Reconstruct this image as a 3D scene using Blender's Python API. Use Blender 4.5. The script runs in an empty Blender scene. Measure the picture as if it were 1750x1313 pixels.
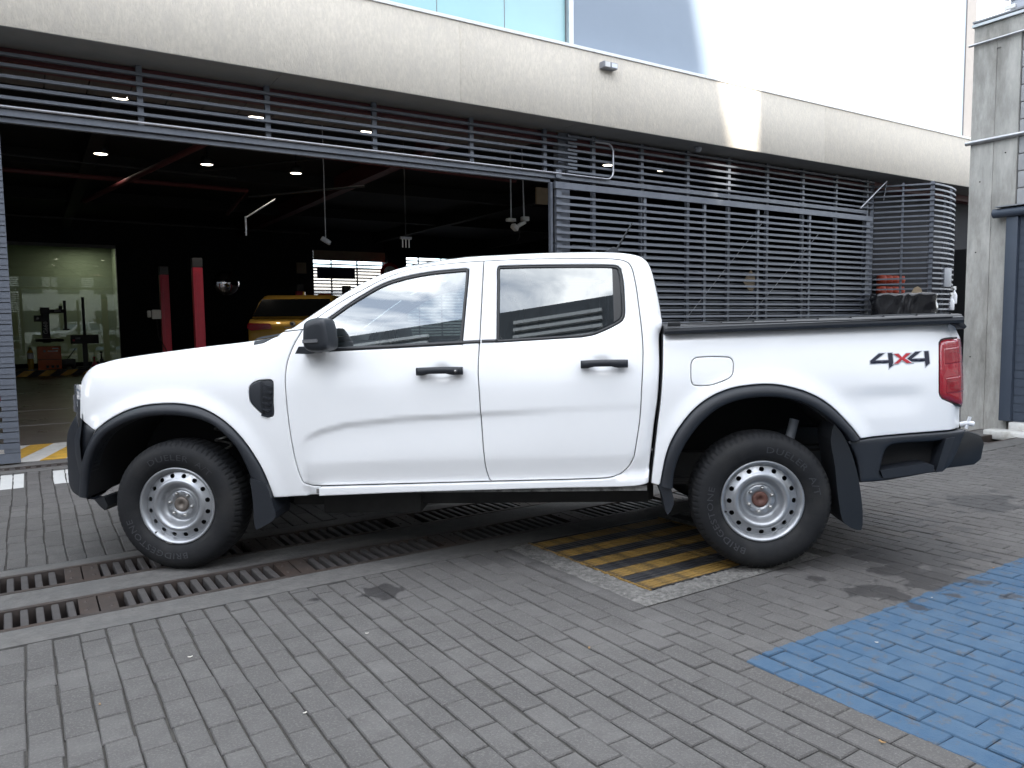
import bpy, bmesh, math, random
import numpy as np
from mathutils import Vector, Matrix
from mathutils.geometry import delaunay_2d_cdt

random.seed(7)
S = bpy.context.scene
COL = S.collection
R = math.radians

# ------------------------------------------------------------------ camera, sky, sun, exposure
cd = bpy.data.cameras.new('camera'); cam = bpy.data.objects.new('camera', cd); COL.objects.link(cam)
S.camera = cam
cd.sensor_width = 36.0; cd.lens = 1290.0/1750.0*36.0
cd.clip_start = 0.05; cd.clip_end = 3000.0
_yaw = R(57.4); _p = R(4.6); _r = R(0.72)
_h = Vector((math.cos(_yaw), math.sin(_yaw), 0)); _rt = Vector((math.sin(_yaw), -math.cos(_yaw), 0)); _up = Vector((0, 0, 1))
_d = _h*math.cos(_p) - _up*math.sin(_p)
_u0 = _up*math.cos(_p) + _h*math.sin(_p)
_u = _u0*math.cos(_r) + _rt*math.sin(_r)
_rr = _rt*math.cos(_r) - _u0*math.sin(_r)
CAM = Vector((0, 0, 1.393))
cam.matrix_world = Matrix(((_rr.x, _u.x, -_d.x, CAM.x), (_rr.y, _u.y, -_d.y, CAM.y), (_rr.z, _u.z, -_d.z, CAM.z), (0, 0, 0, 1)))

SUN_DIR = Vector((-0.08, -1.0, 0.30)).normalized()          # towards the sun
sun_el = math.asin(SUN_DIR.z); sun_az = math.atan2(SUN_DIR.x, SUN_DIR.y)
CLOUD_SHIFT = (7.3, 5.1, 2.2)
W = bpy.data.worlds.new('World'); S.world = W; W.use_nodes = True
nt = W.node_tree; nt.nodes.clear()
out = nt.nodes.new('ShaderNodeOutputWorld'); bg = nt.nodes.new('ShaderNodeBackground')
sky = nt.nodes.new('ShaderNodeTexSky'); sky.sky_type = 'NISHITA'; sky.sun_disc = False
sky.sun_elevation = sun_el; sky.sun_rotation = sun_az; sky.air_density = 1.0; sky.dust_density = 1.5; sky.ozone_density = 1.0; sky.altitude = 2500
# broken cloud spread evenly over the whole sky
tc = nt.nodes.new('ShaderNodeTexCoord'); sep = nt.nodes.new('ShaderNodeSeparateXYZ'); nt.links.new(tc.outputs['Generated'], sep.inputs[0])
mx = nt.nodes.new('ShaderNodeMath'); mx.operation = 'MAXIMUM'; mx.inputs[1].default_value = 0.0; nt.links.new(sep.outputs['Z'], mx.inputs[0])
ad = nt.nodes.new('ShaderNodeMath'); ad.operation = 'ADD'; ad.inputs[1].default_value = 0.12; nt.links.new(mx.outputs[0], ad.inputs[0])
dv = nt.nodes.new('ShaderNodeVectorMath'); dv.operation = 'DIVIDE'
cmb = nt.nodes.new('ShaderNodeCombineXYZ')
for i in range(3): nt.links.new(ad.outputs[0], cmb.inputs[i])
nt.links.new(tc.outputs['Generated'], dv.inputs[0]); nt.links.new(cmb.outputs[0], dv.inputs[1])
off = nt.nodes.new('ShaderNodeVectorMath'); off.operation = 'ADD'; off.inputs[1].default_value = CLOUD_SHIFT
nt.links.new(dv.outputs[0], off.inputs[0]); dv = off
nz = nt.nodes.new('ShaderNodeTexNoise'); nz.inputs['Scale'].default_value = 1.7; nz.inputs['Detail'].default_value = 7; nz.inputs['Roughness'].default_value = .58; nz.inputs['Distortion'].default_value = .6
nt.links.new(dv.outputs[0], nz.inputs['Vector'])
rp = nt.nodes.new('ShaderNodeValToRGB'); rp.color_ramp.elements[0].position = .36; rp.color_ramp.elements[1].position = .62
nt.links.new(nz.outputs['Fac'], rp.inputs[0])
mixc = nt.nodes.new('ShaderNodeMixRGB')
nz2 = nt.nodes.new('ShaderNodeTexNoise'); nz2.inputs['Scale'].default_value = 3.6; nz2.inputs['Detail'].default_value = 6; nz2.inputs['Roughness'].default_value = .55; nz2.inputs['Distortion'].default_value = .8
nt.links.new(dv.outputs[0], nz2.inputs['Vector'])
rp2 = nt.nodes.new('ShaderNodeValToRGB'); rp2.color_ramp.elements[0].position = .38; rp2.color_ramp.elements[1].position = .60
rp2.color_ramp.elements[0].color = (.26, .30, .37, 1); rp2.color_ramp.elements[1].color = (1, 1, 1, 1)
nt.links.new(nz2.outputs['Fac'], rp2.inputs[0])
scl = nt.nodes.new('ShaderNodeVectorMath'); scl.operation = 'SCALE'; scl.inputs['Scale'].default_value = 19.0
nt.links.new(rp2.outputs[0], scl.inputs[0]); nt.links.new(scl.outputs[0], mixc.inputs[2])
nt.links.new(rp.outputs[0], mixc.inputs[0]); nt.links.new(sky.outputs[0], mixc.inputs[1])
nt.links.new(mixc.outputs[0], bg.inputs[0]); bg.inputs[1].default_value = 0.10
nt.links.new(bg.outputs[0], out.inputs[0])

sl = bpy.data.lights.new('sun', 'SUN'); sl.energy = 2.0; sl.angle = R(0.6); sl.color = (1.0, .95, .87)
so = bpy.data.objects.new('sun', sl); COL.objects.link(so); so.rotation_euler = SUN_DIR.to_track_quat('Z', 'Y').to_euler(); so.location = (0, -30, 40)
S.view_settings.view_transform = 'Standard'; S.view_settings.look = 'None'; S.view_settings.gamma = 1.0
S.view_settings.exposure = 2.15
try: S.view_settings.use_curve_mapping = False
except Exception: pass

# ------------------------------------------------------------------ helpers
def tag(o, label=None, cat=None, group=None, kind=None):
    if label: o['label'] = label
    if cat: o['category'] = cat
    if group: o['group'] = group
    if kind: o['kind'] = kind
    return o

def empty(name, loc=(0, 0, 0), rot=(0, 0, 0), parent=None):
    o = bpy.data.objects.new(name, None); COL.objects.link(o); o.location = loc; o.rotation_euler = rot
    o.empty_display_size = .1
    if parent: o.parent = parent
    return o

def thing(name, label, cat, loc=(0, 0, 0), rz=0, group=None):
    return tag(empty(name, loc, (0, 0, rz)), label, cat, group)

def link_mesh(name, me, m=None, parent=None):
    o = bpy.data.objects.new(name, me); COL.objects.link(o)
    if m is not None and not me.materials: me.materials.append(m)
    if parent: o.parent = parent
    return o

class MB:
    """collects simple solids and links them as one mesh object"""
    def __init__(s): s.v = []; s.f = []; s.sm = []
    def add(s, vs, fs, smooth=False):
        b = len(s.v); s.v += [tuple(v) for v in vs]; s.f += [tuple(i+b for i in f) for f in fs]; s.sm += [smooth]*len(fs); return s
    def box(s, c, d, rz=0, ry=0, rx=0):
        x, y, z = d[0]/2, d[1]/2, d[2]/2
        M = Matrix.Translation(c) @ Matrix.Rotation(rz, 4, 'Z') @ Matrix.Rotation(ry, 4, 'Y') @ Matrix.Rotation(rx, 4, 'X')
        vs = [M @ Vector(p) for p in ((-x,-y,-z),(x,-y,-z),(x,y,-z),(-x,y,-z),(-x,-y,z),(x,-y,z),(x,y,z),(-x,y,z))]
        return s.add(vs, [(0,3,2,1),(4,5,6,7),(0,1,5,4),(1,2,6,5),(2,3,7,6),(3,0,4,7)])
    def bb(s, a, b):
        return s.box([(a[i]+b[i])/2 for i in range(3)], [abs(b[i]-a[i]) for i in range(3)])
    def tube(s, pts, r, n=10, caps=True, r2=None):
        P = [Vector(p) for p in pts]; rings = []; vs = []
        nrm = None
        for i, p in enumerate(P):
            t = (P[min(i+1, len(P)-1)] - P[max(i-1, 0)]).normalized()
            if nrm is None:
                a = Vector((0, 0, 1)) if abs(t.z) < .9 else Vector((1, 0, 0)); nrm = t.cross(a).normalized()
            else:
                nrm = (nrm - t*nrm.dot(t)).normalized()
            bn = t.cross(nrm)
            rad = r if r2 is None else r + (r2-r)*i/(len(P)-1)
            for k in range(n):
                a = 2*math.pi*k/n; vs.append(p + nrm*math.cos(a)*rad + bn*math.sin(a)*rad)
        fs = [(i*n+k, i*n+(k+1) % n, (i+1)*n+(k+1) % n, (i+1)*n+k) for i in range(len(P)-1) for k in range(n)]
        s.add(vs, fs, True)
        if caps:
            b = len(s.v); s.v += [tuple(v) for v in vs[:n]] + [tuple(v) for v in vs[-n:]]
            s.f += [tuple(b+k for k in range(n))[::-1], tuple(b+n+k for k in range(n))]; s.sm += [False, False]
        return s
    def lathe(s, prof, c=(0, 0, 0), axis='Z', n=24, smooth=True):
        vs = []
        for r, h in prof:
            for k in range(n):
                a = 2*math.pi*k/n; x, y = r*math.cos(a), r*math.sin(a)
                p = (x, y, h) if axis == 'Z' else ((x, h, y) if axis == 'Y' else (h, x, y))
                vs.append((p[0]+c[0], p[1]+c[1], p[2]+c[2]))
        fs = []
        for i in range(len(prof)-1):
            for k in range(n):
                q = (i*n+k, i*n+(k+1) % n, (i+1)*n+(k+1) % n, (i+1)*n+k)
                fs.append(q if axis != 'Y' else q[::-1])
        return s.add(vs, fs, smooth)
    def prism(s, poly, a, b, axis='Y'):
        """poly (u,v) extruded from a to b along axis"""
        n = len(poly)
        def P(u, v, w): return (u, w, v) if axis == 'Y' else ((w, u, v) if axis == 'X' else (u, v, w))
        vs = [P(u, v, a) for u, v in poly] + [P(u, v, b) for u, v in poly]
        fs = [tuple(range(n)), tuple(range(2*n-1, n-1, -1))] + [(i, i+n, (i+1) % n+n, (i+1) % n) for i in range(n)]
        return s.add(vs, fs)
    def mesh(s, name, recalc=True):
        me = bpy.data.meshes.new(name); me.from_pydata(s.v, [], s.f); me.polygons.foreach_set('use_smooth', s.sm)
        if recalc:
            bm = bmesh.new(); bm.from_mesh(me); bmesh.ops.recalc_face_normals(bm, faces=bm.faces); bm.to_mesh(me); bm.free()
        me.update(); return me
    def build(s, name, m, parent=None, bevel=0, seg=2, recalc=True):
        me = s.mesh(name, recalc)
        if bevel:
            bm = bmesh.new(); bm.from_mesh(me)
            bmesh.ops.remove_doubles(bm, verts=bm.verts, dist=1e-5)
            es = [e for e in bm.edges if len(e.link_faces) == 2 and e.calc_face_angle(0) > .5]
            bmesh.ops.bevel(bm, geom=es, offset=bevel, segments=seg, affect='EDGES', profile=.6, clamp_overlap=True)
            for f in bm.faces: f.smooth = True
            bm.to_mesh(me); bm.free()
            try: me.set_sharp_from_angle(angle=R(50))
            except Exception: pass
        return link_mesh(name, me, m, parent)

# ------------------------------------------------------------------ materials
def N(t, ty, **kw):
    n = t.nodes.new(ty)
    for k, v in kw.items():
        if k.startswith('i_'): n.inputs[int(k[2:])].default_value = v
        else: setattr(n, k, v)
    return n

def mat(name, col, rough=.6, metal=0.0, var=.12, vscale=6.0, bump=0.0, bscale=60.0, coat=0.0, spec=.5, stretch=None, dirt=None, dscale=2.0, trans=0.0, alpha=None, emis=None, es=0.0, crough=.03, rvar=0.0, bdist=.002):
    m = bpy.data.materials.new(name); m.use_nodes = True; t = m.node_tree; b = t.nodes['Principled BSDF']
    b.inputs['Roughness'].default_value = rough; b.inputs['Metallic'].default_value = metal
    b.inputs['Specular IOR Level'].default_value = spec; b.inputs['Coat Weight'].default_value = coat; b.inputs['Coat Roughness'].default_value = crough
    if trans: b.inputs['Transmission Weight'].default_value = trans
    if emis: b.inputs['Emission Color'].default_value = (*emis, 1); b.inputs['Emission Strength'].default_value = es
    c = (*col, 1)
    geo = N(t, 'ShaderNodeTexCoord'); vec = geo.outputs['Object']
    if stretch:
        mp = N(t, 'ShaderNodeMapping'); mp.inputs['Scale'].default_value = stretch; t.links.new(vec, mp.inputs[0]); vec = mp.outputs[0]
    if var:
        nz = N(t, 'ShaderNodeTexNoise'); nz.inputs['Scale'].default_value = vscale; nz.inputs['Detail'].default_value = 6; nz.inputs['Roughness'].default_value = .65
        t.links.new(vec, nz.inputs['Vector'])
        mr = N(t, 'ShaderNodeMapRange'); mr.inputs[1].default_value = .25; mr.inputs[2].default_value = .75; mr.inputs[3].default_value = 1-var; mr.inputs[4].default_value = 1+var
        t.links.new(nz.outputs['Fac'], mr.inputs[0])
        ml = N(t, 'ShaderNodeVectorMath', operation='SCALE'); ml.inputs[0].default_value = col
        t.links.new(mr.outputs[0], ml.inputs['Scale']); cs = ml.outputs[0]
        if dirt:
            nd = N(t, 'ShaderNodeTexNoise'); nd.inputs['Scale'].default_value = dscale; nd.inputs['Detail'].default_value = 8; nd.inputs['Roughness'].default_value = .7
            t.links.new(vec, nd.inputs['Vector'])
            rd = N(t, 'ShaderNodeValToRGB'); rd.color_ramp.elements[0].position = .47; rd.color_ramp.elements[1].position = .68
            t.links.new(nd.outputs['Fac'], rd.inputs[0])
            mm = N(t, 'ShaderNodeMixRGB'); mm.inputs[2].default_value = (*dirt, 1)
            t.links.new(rd.outputs[0], mm.inputs[0]); t.links.new(cs, mm.inputs[1]); cs = mm.outputs[0]
        t.links.new(cs, b.inputs['Base Color'])
        if rvar:
            m2 = N(t, 'ShaderNodeMapRange'); m2.inputs[1].default_value = .3; m2.inputs[2].default_value = .7; m2.inputs[3].default_value = rough-rvar; m2.inputs[4].default_value = rough+rvar
            t.links.new(nz.outputs['Fac'], m2.inputs[0]); t.links.new(m2.outputs[0], b.inputs['Roughness'])
    else:
        b.inputs['Base Color'].default_value = c
    if bump:
        nb = N(t, 'ShaderNodeTexNoise'); nb.inputs['Scale'].default_value = bscale; nb.inputs['Detail'].default_value = 4
        t.links.new(vec, nb.inputs['Vector'])
        bp = N(t, 'ShaderNodeBump'); bp.inputs['Strength'].default_value = bump; bp.inputs['Distance'].default_value = bdist
        t.links.new(nb.outputs['Fac'], bp.inputs['Height']); t.links.new(bp.outputs[0], b.inputs['Normal'])
    return m

def glass_mat(name, tint, refl=.09, rough=.0, ior=1.5):
    """thin pane: lets tinted light through and mirrors by Fresnel"""
    m = bpy.data.materials.new(name); m.use_nodes = True; t = m.node_tree; t.nodes.clear()
    o = N(t, 'ShaderNodeOutputMaterial'); tr = N(t, 'ShaderNodeBsdfTransparent'); tr.inputs[0].default_value = (*tint, 1)
    gl = N(t, 'ShaderNodeBsdfGlossy'); gl.inputs['Roughness'].default_value = rough; gl.inputs['Color'].default_value = (.92, .97, 1, 1)
    fr = N(t, 'ShaderNodeFresnel'); fr.inputs['IOR'].default_value = ior
    a = N(t, 'ShaderNodeMath', operation='ADD'); a.inputs[1].default_value = refl-.04; a.use_clamp = True
    mx = N(t, 'ShaderNodeMixShader')
    t.links.new(fr.outputs[0], a.inputs[0]); t.links.new(a.outputs[0], mx.inputs[0]); t.links.new(tr.outputs[0], mx.inputs[1]); t.links.new(gl.outputs[0], mx.inputs[2]); t.links.new(mx.outputs[0], o.inputs[0])
    return m

def emit_mat(name, col, s):
    return mat(name, (.8, .8, .8), emis=col, es=s, var=0)

M_WHITE = mat('white_car_paint', (.84, .84, .84), rough=.28, coat=1.0, crough=.03, var=.012, vscale=3)
M_PLASTIC = mat('charcoal_trim_plastic', (.0125, .015, .020), rough=.46, var=.10, vscale=14, bump=.12, bscale=900, bdist=.0006)
M_PLASTIC2 = mat('smooth_black_plastic', (.014, .015, .017), rough=.30, var=.1)
M_BLACK = mat('matt_black', (.008, .008, .009), rough=.8, var=.2)
M_GAP = mat('panel_gap_shadow_black', (.01, .01, .011), rough=.9, var=0)
M_RUBBER = mat('tyre_rubber', (.0105, .011, .0125), spec=.3, rough=.72, var=.22, vscale=22, bump=.25, bscale=260, dirt=(.022, .0215, .021), dscale=5)
M_RUBBER2 = mat('raised_tyre_lettering', (.030, .031, .035), rough=.55, var=.1)
M_STEEL = mat('silver_wheel_paint', (.40, .41, .425), rough=.34, metal=.75, var=.06, vscale=9, rvar=.05)
M_NUT = mat('wheel_nut_steel', (.42, .41, .39), rough=.35, metal=.9, var=.2, vscale=30)
M_HUBG = mat('dull_front_hub', (.17, .145, .125), rough=.5, metal=.5, var=.35, vscale=25)
M_RUST = mat('rusty_hub', (.12, .055, .042), rough=.6, metal=.2, var=.35, vscale=25)
M_GLASS = glass_mat('car_window_glass', (.42, .49, .49), refl=.175)
M_DGLASS = glass_mat('rear_privacy_glass', (.15, .175, .18), refl=.125)
M_RED = mat('red_lamp_lens', (.27, .006, .016), rough=.12, coat=1.0, var=.25, vscale=9, spec=.6)
M_REDL = mat('deep_red_lamp_core', (.22, .004, .012), rough=.2, coat=1.0, var=.3, vscale=14)
M_LENS = mat('headlight_lens', (.05, .053, .058), rough=.08, coat=1.0, var=.2, vscale=20)
M_AMBER = mat('indicator_lens', (.13, .13, .135), rough=.15, coat=.8, var=.15, vscale=40)
M_VINYL = mat('tonneau_vinyl', (.015, .016, .019), rough=.52, var=.15, vscale=10, bump=.25, bscale=500, bdist=.0008)
M_SEAT = mat('grey_seat_fabric', (.055, .057, .06), rough=.9, var=.15, vscale=30)
M_DASH = mat('dark_dashboard', (.03, .031, .033), rough=.6, var=.15)
M_LINER = mat('pale_headliner', (.42, .42, .41), rough=.9, var=.06)
M_DECALN = mat('navy_decal', (.012, .014, .03), rough=.35, var=.1)
M_DECALR = mat('red_decal', (.42, .02, .03), rough=.3, var=.12, vscale=30)
M_DECALS = mat('silver_decal_edge', (.55, .56, .58), rough=.35, metal=.3, var=.08)
M_CHASSIS = mat('dirty_chassis', (.025, .024, .023), rough=.8, var=.35, vscale=8)
M_DUSTY = mat('dusty_sill_flange', (.22, .215, .205), rough=.8, var=.4, vscale=18, dirt=(.05, .047, .043), dscale=14)

M_STUCCO = mat('rough_beige_stucco', (.575, .525, .445), rough=.92, var=.13, vscale=34, stretch=(1, 1, .42), bump=.55, bscale=70, bdist=.010, dirt=(.53, .485, .42), dscale=7)
M_CONC_SOF = mat('grey_soffit_render', (.19, .19, .185), rough=.9, var=.08)
M_BLUEWALL = mat('pale_blue_grey_cladding', (.225, .272, .330), rough=.55, var=.03, vscale=1.5)
M_CREAM = mat('cream_end_pilaster', (.20, .19, .185), rough=.85, var=.06)
M_FLASH = mat('white_metal_flashing', (.72, .72, .70), rough=.5, var=.08, vscale=12)
M_LOUV = mat('blue_grey_louvre_paint', (.116, .126, .146), rough=.48, var=.14, vscale=5, dirt=(.085, .096, .118), dscale=3)
M_GALV = mat('galvanised_pipe', (.42, .42, .44), rough=.32, metal=.8, var=.12, vscale=14)
M_ALU = mat('window_frame_alu', (.50, .51, .53), rough=.4, metal=.6, var=.06)
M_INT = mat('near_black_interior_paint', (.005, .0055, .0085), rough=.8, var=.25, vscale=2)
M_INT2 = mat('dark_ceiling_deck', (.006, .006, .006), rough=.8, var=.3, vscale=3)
M_DECK = mat('board_marked_ceiling', (.11, .10, .095), rough=.9, var=.3, vscale=8, stretch=(1, .2, 1))
M_FLOOR = mat('worn_workshop_floor', (.13, .112, .10), rough=.33, var=.2, vscale=1.2, dirt=(.10, .085, .075), dscale=.8, rvar=.1)
M_CONC = mat('cast_concrete', (.40, .388, .36), rough=.92, var=.30, vscale=7, stretch=(1, 1, .28), bump=.6, bscale=40, bdist=.008, dirt=(.22, .21, .19), dscale=2.4)
M_CONCG = mat('worn_drain_concrete', (.102, .097, .092), rough=.92, var=.3, vscale=14, bump=.7, bscale=55, bdist=.006, dirt=(.09, .088, .085), dscale=3)
M_ROUGHC = mat('pitted_mortar_border', (.165, .158, .147), rough=.95, var=.55, vscale=38, bump=1.0, bscale=60, bdist=.02, dirt=(.075, .072, .068), dscale=14)
M_BED = mat('sandy_joint_bed', (.050, .046, .041), rough=1, var=.35, vscale=60, bump=.8, bscale=160, bdist=.004)
M_GRATE = mat('rust_brown_cast_iron', (.058, .047, .042), rough=.6, metal=.25, var=.35, vscale=12, bump=.3, bscale=120, dirt=(.060, .040, .031), dscale=3)
M_SLOTW = mat('drain_grate_web', (.072, .066, .064), rough=.6, metal=.2, var=.25, vscale=15, bump=.3, bscale=120)
M_PIT = mat('drain_pit', (.006, .006, .006), rough=.95, var=.2)
M_YEL = mat('worn_yellow_paint', (.225, .135, .034), rough=.55, var=.25, vscale=14, stretch=(1, 1, 1), dirt=(.035, .026, .016), dscale=9)
M_BLK = mat('worn_black_paint', (.022, .022, .025), rough=.42, var=.4, vscale=20, dirt=(.065, .062, .058), dscale=13)
M_HYEL = mat('floor_marking_yellow', (.62, .36, .05), rough=.6, var=.12, dirt=(.4, .25, .06), dscale=8)
M_HWHT = mat('floor_marking_white', (.66, .65, .62), rough=.6, var=.12, dirt=(.45, .43, .4), dscale=6)
M_HBLK = mat('floor_marking_black', (.02, .02, .02), rough=.6, var=.2)
M_REDP = mat('red_lift_paint', (.55, .035, .07), rough=.42, var=.12, vscale=4)
M_GREYP = mat('grey_lift_cap', (.06, .06, .065), rough=.6, var=.1)
M_GOLD = mat('gold_car_paint', (.46, .27, .045), rough=.35, metal=.5, coat=1.0, var=.04)
M_CARG = mat('dark_car_glass', (.006, .007, .008), rough=.08, coat=1.0, var=0)
M_ORANGE = mat('orange_machine_paint', (.55, .12, .025), rough=.45, var=.08)
M_MACH = mat('black_machine_paint', (.012, .013, .014), rough=.5, var=.15)
M_YELC = mat('yellow_cylinder', (.62, .40, .03), rough=.4, var=.1)
M_LBL = mat('pale_label', (.62, .62, .60), rough=.6, var=.1)
M_GREENW = mat('pale_green_room_wall', (.36, .385, .325), rough=.8, var=.06, vscale=2)
M_RGLASS = glass_mat('workshop_room_glass', (.72, .78, .68), refl=.055)
M_UGLASS = mat('turquoise_office_glass', (.30, .50, .51), rough=.16, var=.05, vscale=.8, spec=.5)
M_SIGNW = mat('sign_white', (.75, .75, .75), rough=.5, var=.03)
M_SIGNR = mat('sign_red', (.70, .02, .035), rough=.5, var=.05)
M_BANNER = mat('dark_blue_banner', (.012, .018, .06), rough=.7, var=.15)
M_TAN = mat('tan_panel', (.30, .23, .15), rough=.8, var=.15)
M_WHITEP = mat('white_plastic', (.72, .73, .75), rough=.4, var=.06)
M_BAG = mat('black_bin_bag', (.010, .010, .012), rough=.22, var=.2, spec=.7)
M_GREYBOX = mat('grey_enclosure', (.22, .23, .25), rough=.5, var=.06)
M_BLOCK = mat('grey_wall_block', (.33, .33, .335), rough=.9, var=.15, vscale=6, bump=.4, bscale=50, bdist=.005)
M_DOORB = mat('slate_blue_door_paint', (.045, .058, .082), rough=.55, var=.1, vscale=3)
M_TILE = mat('white_step_tile', (.62, .61, .58), rough=.4, var=.12, vscale=5, dirt=(.40, .38, .34), dscale=5)
M_TERRA = mat('terracotta_brick', (.42, .17, .11), rough=.9, var=.2, vscale=8)
M_SIDING = mat('pale_grey_siding', (.40, .42, .47), rough=.7, var=.06)
M_OFFICE = mat('beige_render_across', (.50, .485, .45), rough=.9, var=.08, vscale=1)
M_OFFW = mat('dark_window_across', (.03, .035, .04), rough=.12, var=0, spec=.8)
M_LAMP = emit_mat('lit_lamp_face', (1.0, .90, .74), 2.2)
M_CRATE = mat('orange_red_crate', (.50, .07, .03), rough=.5, var=.15)
M_LITTER = mat('pale_litter', (.55, .52, .46), rough=.8, var=.1)
M_LEAF = mat('dry_leaf', (.25, .15, .06), rough=.8, var=.3)
M_BODYB = mat('beam_red_oxide', (.075, .014, .016), rough=.6, var=.2)
# ------------------------------------------------------------------ paving material: position decides where the paint and the stains lie
def paver_material():
    m = bpy.data.materials.new('concrete_paver'); m.use_nodes = True; t = m.node_tree; b = t.nodes['Principled BSDF']
    L = t.links.new
    geo = N(t, 'ShaderNodeNewGeometry'); P = geo.outputs['Position']
    sp = N(t, 'ShaderNodeSeparateXYZ'); L(P, sp.inputs[0])
    def math_(op, a, c=None, clamp=False):
        n = N(t, 'ShaderNodeMath', operation=op); n.use_clamp = clamp
        for i, v in enumerate((a, c)):
            if v is None: continue
            if isinstance(v, (int, float)): n.inputs[i].default_value = v
            else: L(v, n.inputs[i])
        return n.outputs[0]
    def noise(scale, det=5, rough=.6):
        n = N(t, 'ShaderNodeTexNoise'); n.inputs['Scale'].default_value = scale; n.inputs['Detail'].default_value = det; n.inputs['Roughness'].default_value = rough
        L(P, n.inputs['Vector']); return n.outputs['Fac']
    def ramp(f, a, c):
        n = N(t, 'ShaderNodeMapRange'); n.inputs[1].default_value = a; n.inputs[2].default_value = c; n.clamp = True; L(f, n.inputs[0]); return n.outputs[0]
    def mix(f, a, c):
        n = N(t, 'ShaderNodeMixRGB'); L(f, n.inputs[0])
        for i, v in ((1, a), (2, c)):
            if isinstance(v, tuple): n.inputs[i].default_value = (*v, 1)
            else: L(v, n.inputs[i])
        return n.outputs[0]
    at = N(t, 'ShaderNodeAttribute'); at.attribute_name = 'rnd'; oi = N(t, 'ShaderNodeObjectInfo')
    rnd = math_('FRACT', math_('ADD', at.outputs['Fac'], oi.outputs['Random']))
    n1, n2, n3, n4 = noise(9), noise(120, 3, .7), noise(2.3, 6), noise(420, 2, .8)
    base = mix(rnd, (.083, .078, .0745), (.108, .102, .098))
    base = mix(ramp(n1, .35, .75), base, (.074, .069, .066))
    base = mix(math_('MULTIPLY', ramp(n2, .50, .66), .75), base, (.150, .142, .134))
    base = mix(math_('MULTIPLY', ramp(n4, .56, .66), .55), base, (.05, .049, .048))
    base = mix(math_('MULTIPLY', ramp(n3, .5, .72), .35), base, (.165, .157, .15))
    X, Y, Z = sp.outputs
    # wet and oily patches
    def blob(cx, cy, r, s=1.0):
        dx = math_('SUBTRACT', X, cx); dy = math_('MULTIPLY', math_('SUBTRACT', Y, cy), s)
        return math_('SUBTRACT', r, math_('SQRT', math_('ADD', math_('MULTIPLY', dx, dx), math_('MULTIPLY', dy, dy))))
    wob = math_('MULTIPLY', math_('SUBTRACT', noise(11, 4, .55), .5), .28)
    oil = math_('ADD', math_('MAXIMUM', blob(1.49, 3.58, .115, 1.0), blob(1.13, 3.69, .02)), wob)
    oil = math_('MULTIPLY', ramp(oil, 0, .006), .85)
    wob2 = math_('MULTIPLY', math_('SUBTRACT', noise(6.0, 4, .5), .5), 1.3)
    wet = math_('MAXIMUM', math_('MAXIMUM', blob(4.85, 2.78, .20), blob(4.28, 2.36, .32, 1.2)), math_('MAXIMUM', math_('MAXIMUM', blob(3.55, 2.13, .10), blob(3.9, 2.10, .16)), blob(5.9, 2.75, .28, 1.5)))
    wet = math_('MULTIPLY', ramp(math_('ADD', math_('ADD', wet, .05), wob2), .0, .02), .74)
    dk = math_('MAXIMUM', oil, wet)
    grime = math_('MULTIPLY', ramp(blob(5.2, 3.6, 1.6), 0, 1.6), .40)
    base = mix(grime, base, (.075, .068, .064))
    # blue painted bay
    jit = math_('MULTIPLY', math_('SUBTRACT', noise(14, 3), .5), .045)
    bx = math_('GREATER_THAN', math_('ADD', X, math_('MULTIPLY', jit, .5)), 2.331)
    by = math_('LESS_THAN', math_('ADD', Y, jit), 1.955)
    wear = math_('SUBTRACT', 1.0, math_('MULTIPLY', ramp(noise(17, 7, .7), .54, .62), .62))
    bl = math_('MULTIPLY', math_('MULTIPLY', bx, by), wear)
    bluec = mix(ramp(noise(7, 6, .65), .35, .70), (.036, .086, .155), (.064, .114, .176))
    bluec = mix(math_('MULTIPLY', ramp(noise(19, 5), .58, .72), .45), bluec, (.026, .062, .118))
    base = mix(bl, base, bluec)
    # four squares of old white paint in front of the workshop door
    wy = math_('MULTIPLY', math_('GREATER_THAN', Y, 7.88), math_('LESS_THAN', Y, 8.64))
    wx = math_('MAXIMUM', math_('LESS_THAN', X, -.10), math_('MULTIPLY', math_('GREATER_THAN', X, .13), math_('LESS_THAN', X, .34)))
    wx = math_('MULTIPLY', wx, math_('GREATER_THAN', X, -.34))
    base = mix(math_('MULTIPLY', math_('MULTIPLY', wx, wy), .85), base, (.60, .60, .58))
    base = mix(dk, base, (.028, .026, .026))
    L(base, b.inputs['Base Color'])
    rg = N(t, 'ShaderNodeMapRange'); rg.inputs[3].default_value = .86; rg.inputs[4].default_value = .38; L(dk, rg.inputs[0]); L(rg.outputs[0], b.inputs['Roughness'])
    hsum = math_('ADD', math_('MULTIPLY', n4, .5), n2)
    bp = N(t, 'ShaderNodeBump'); bp.inputs['Strength'].default_value = .75; bp.inputs['Distance'].default_value = .006
    L(hsum, bp.inputs['Height']); L(bp.outputs[0], b.inputs['Normal'])
    return m
M_PAVER = paver_material()

# ------------------------------------------------------------------ ground
SL = 0.02; YS = 4.2
def gz(y): return SL*(YS-y) if y < YS else 0.0

def sheet(name, xs, ys, m, dz=0.0, kind='structure', parent=None):
    vs = [(x, y, gz(y)+dz) for y in ys for x in xs]; nx = len(xs)
    fs = [(j*nx+i, j*nx+i+1, (j+1)*nx+i+1, (j+1)*nx+i) for j in range(len(ys)-1) for i in range(nx-1)]
    me = bpy.data.meshes.new(name); me.from_pydata(vs, [], fs); me.update()
    return tag(link_mesh(name, me, m, parent), kind=kind)

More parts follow.
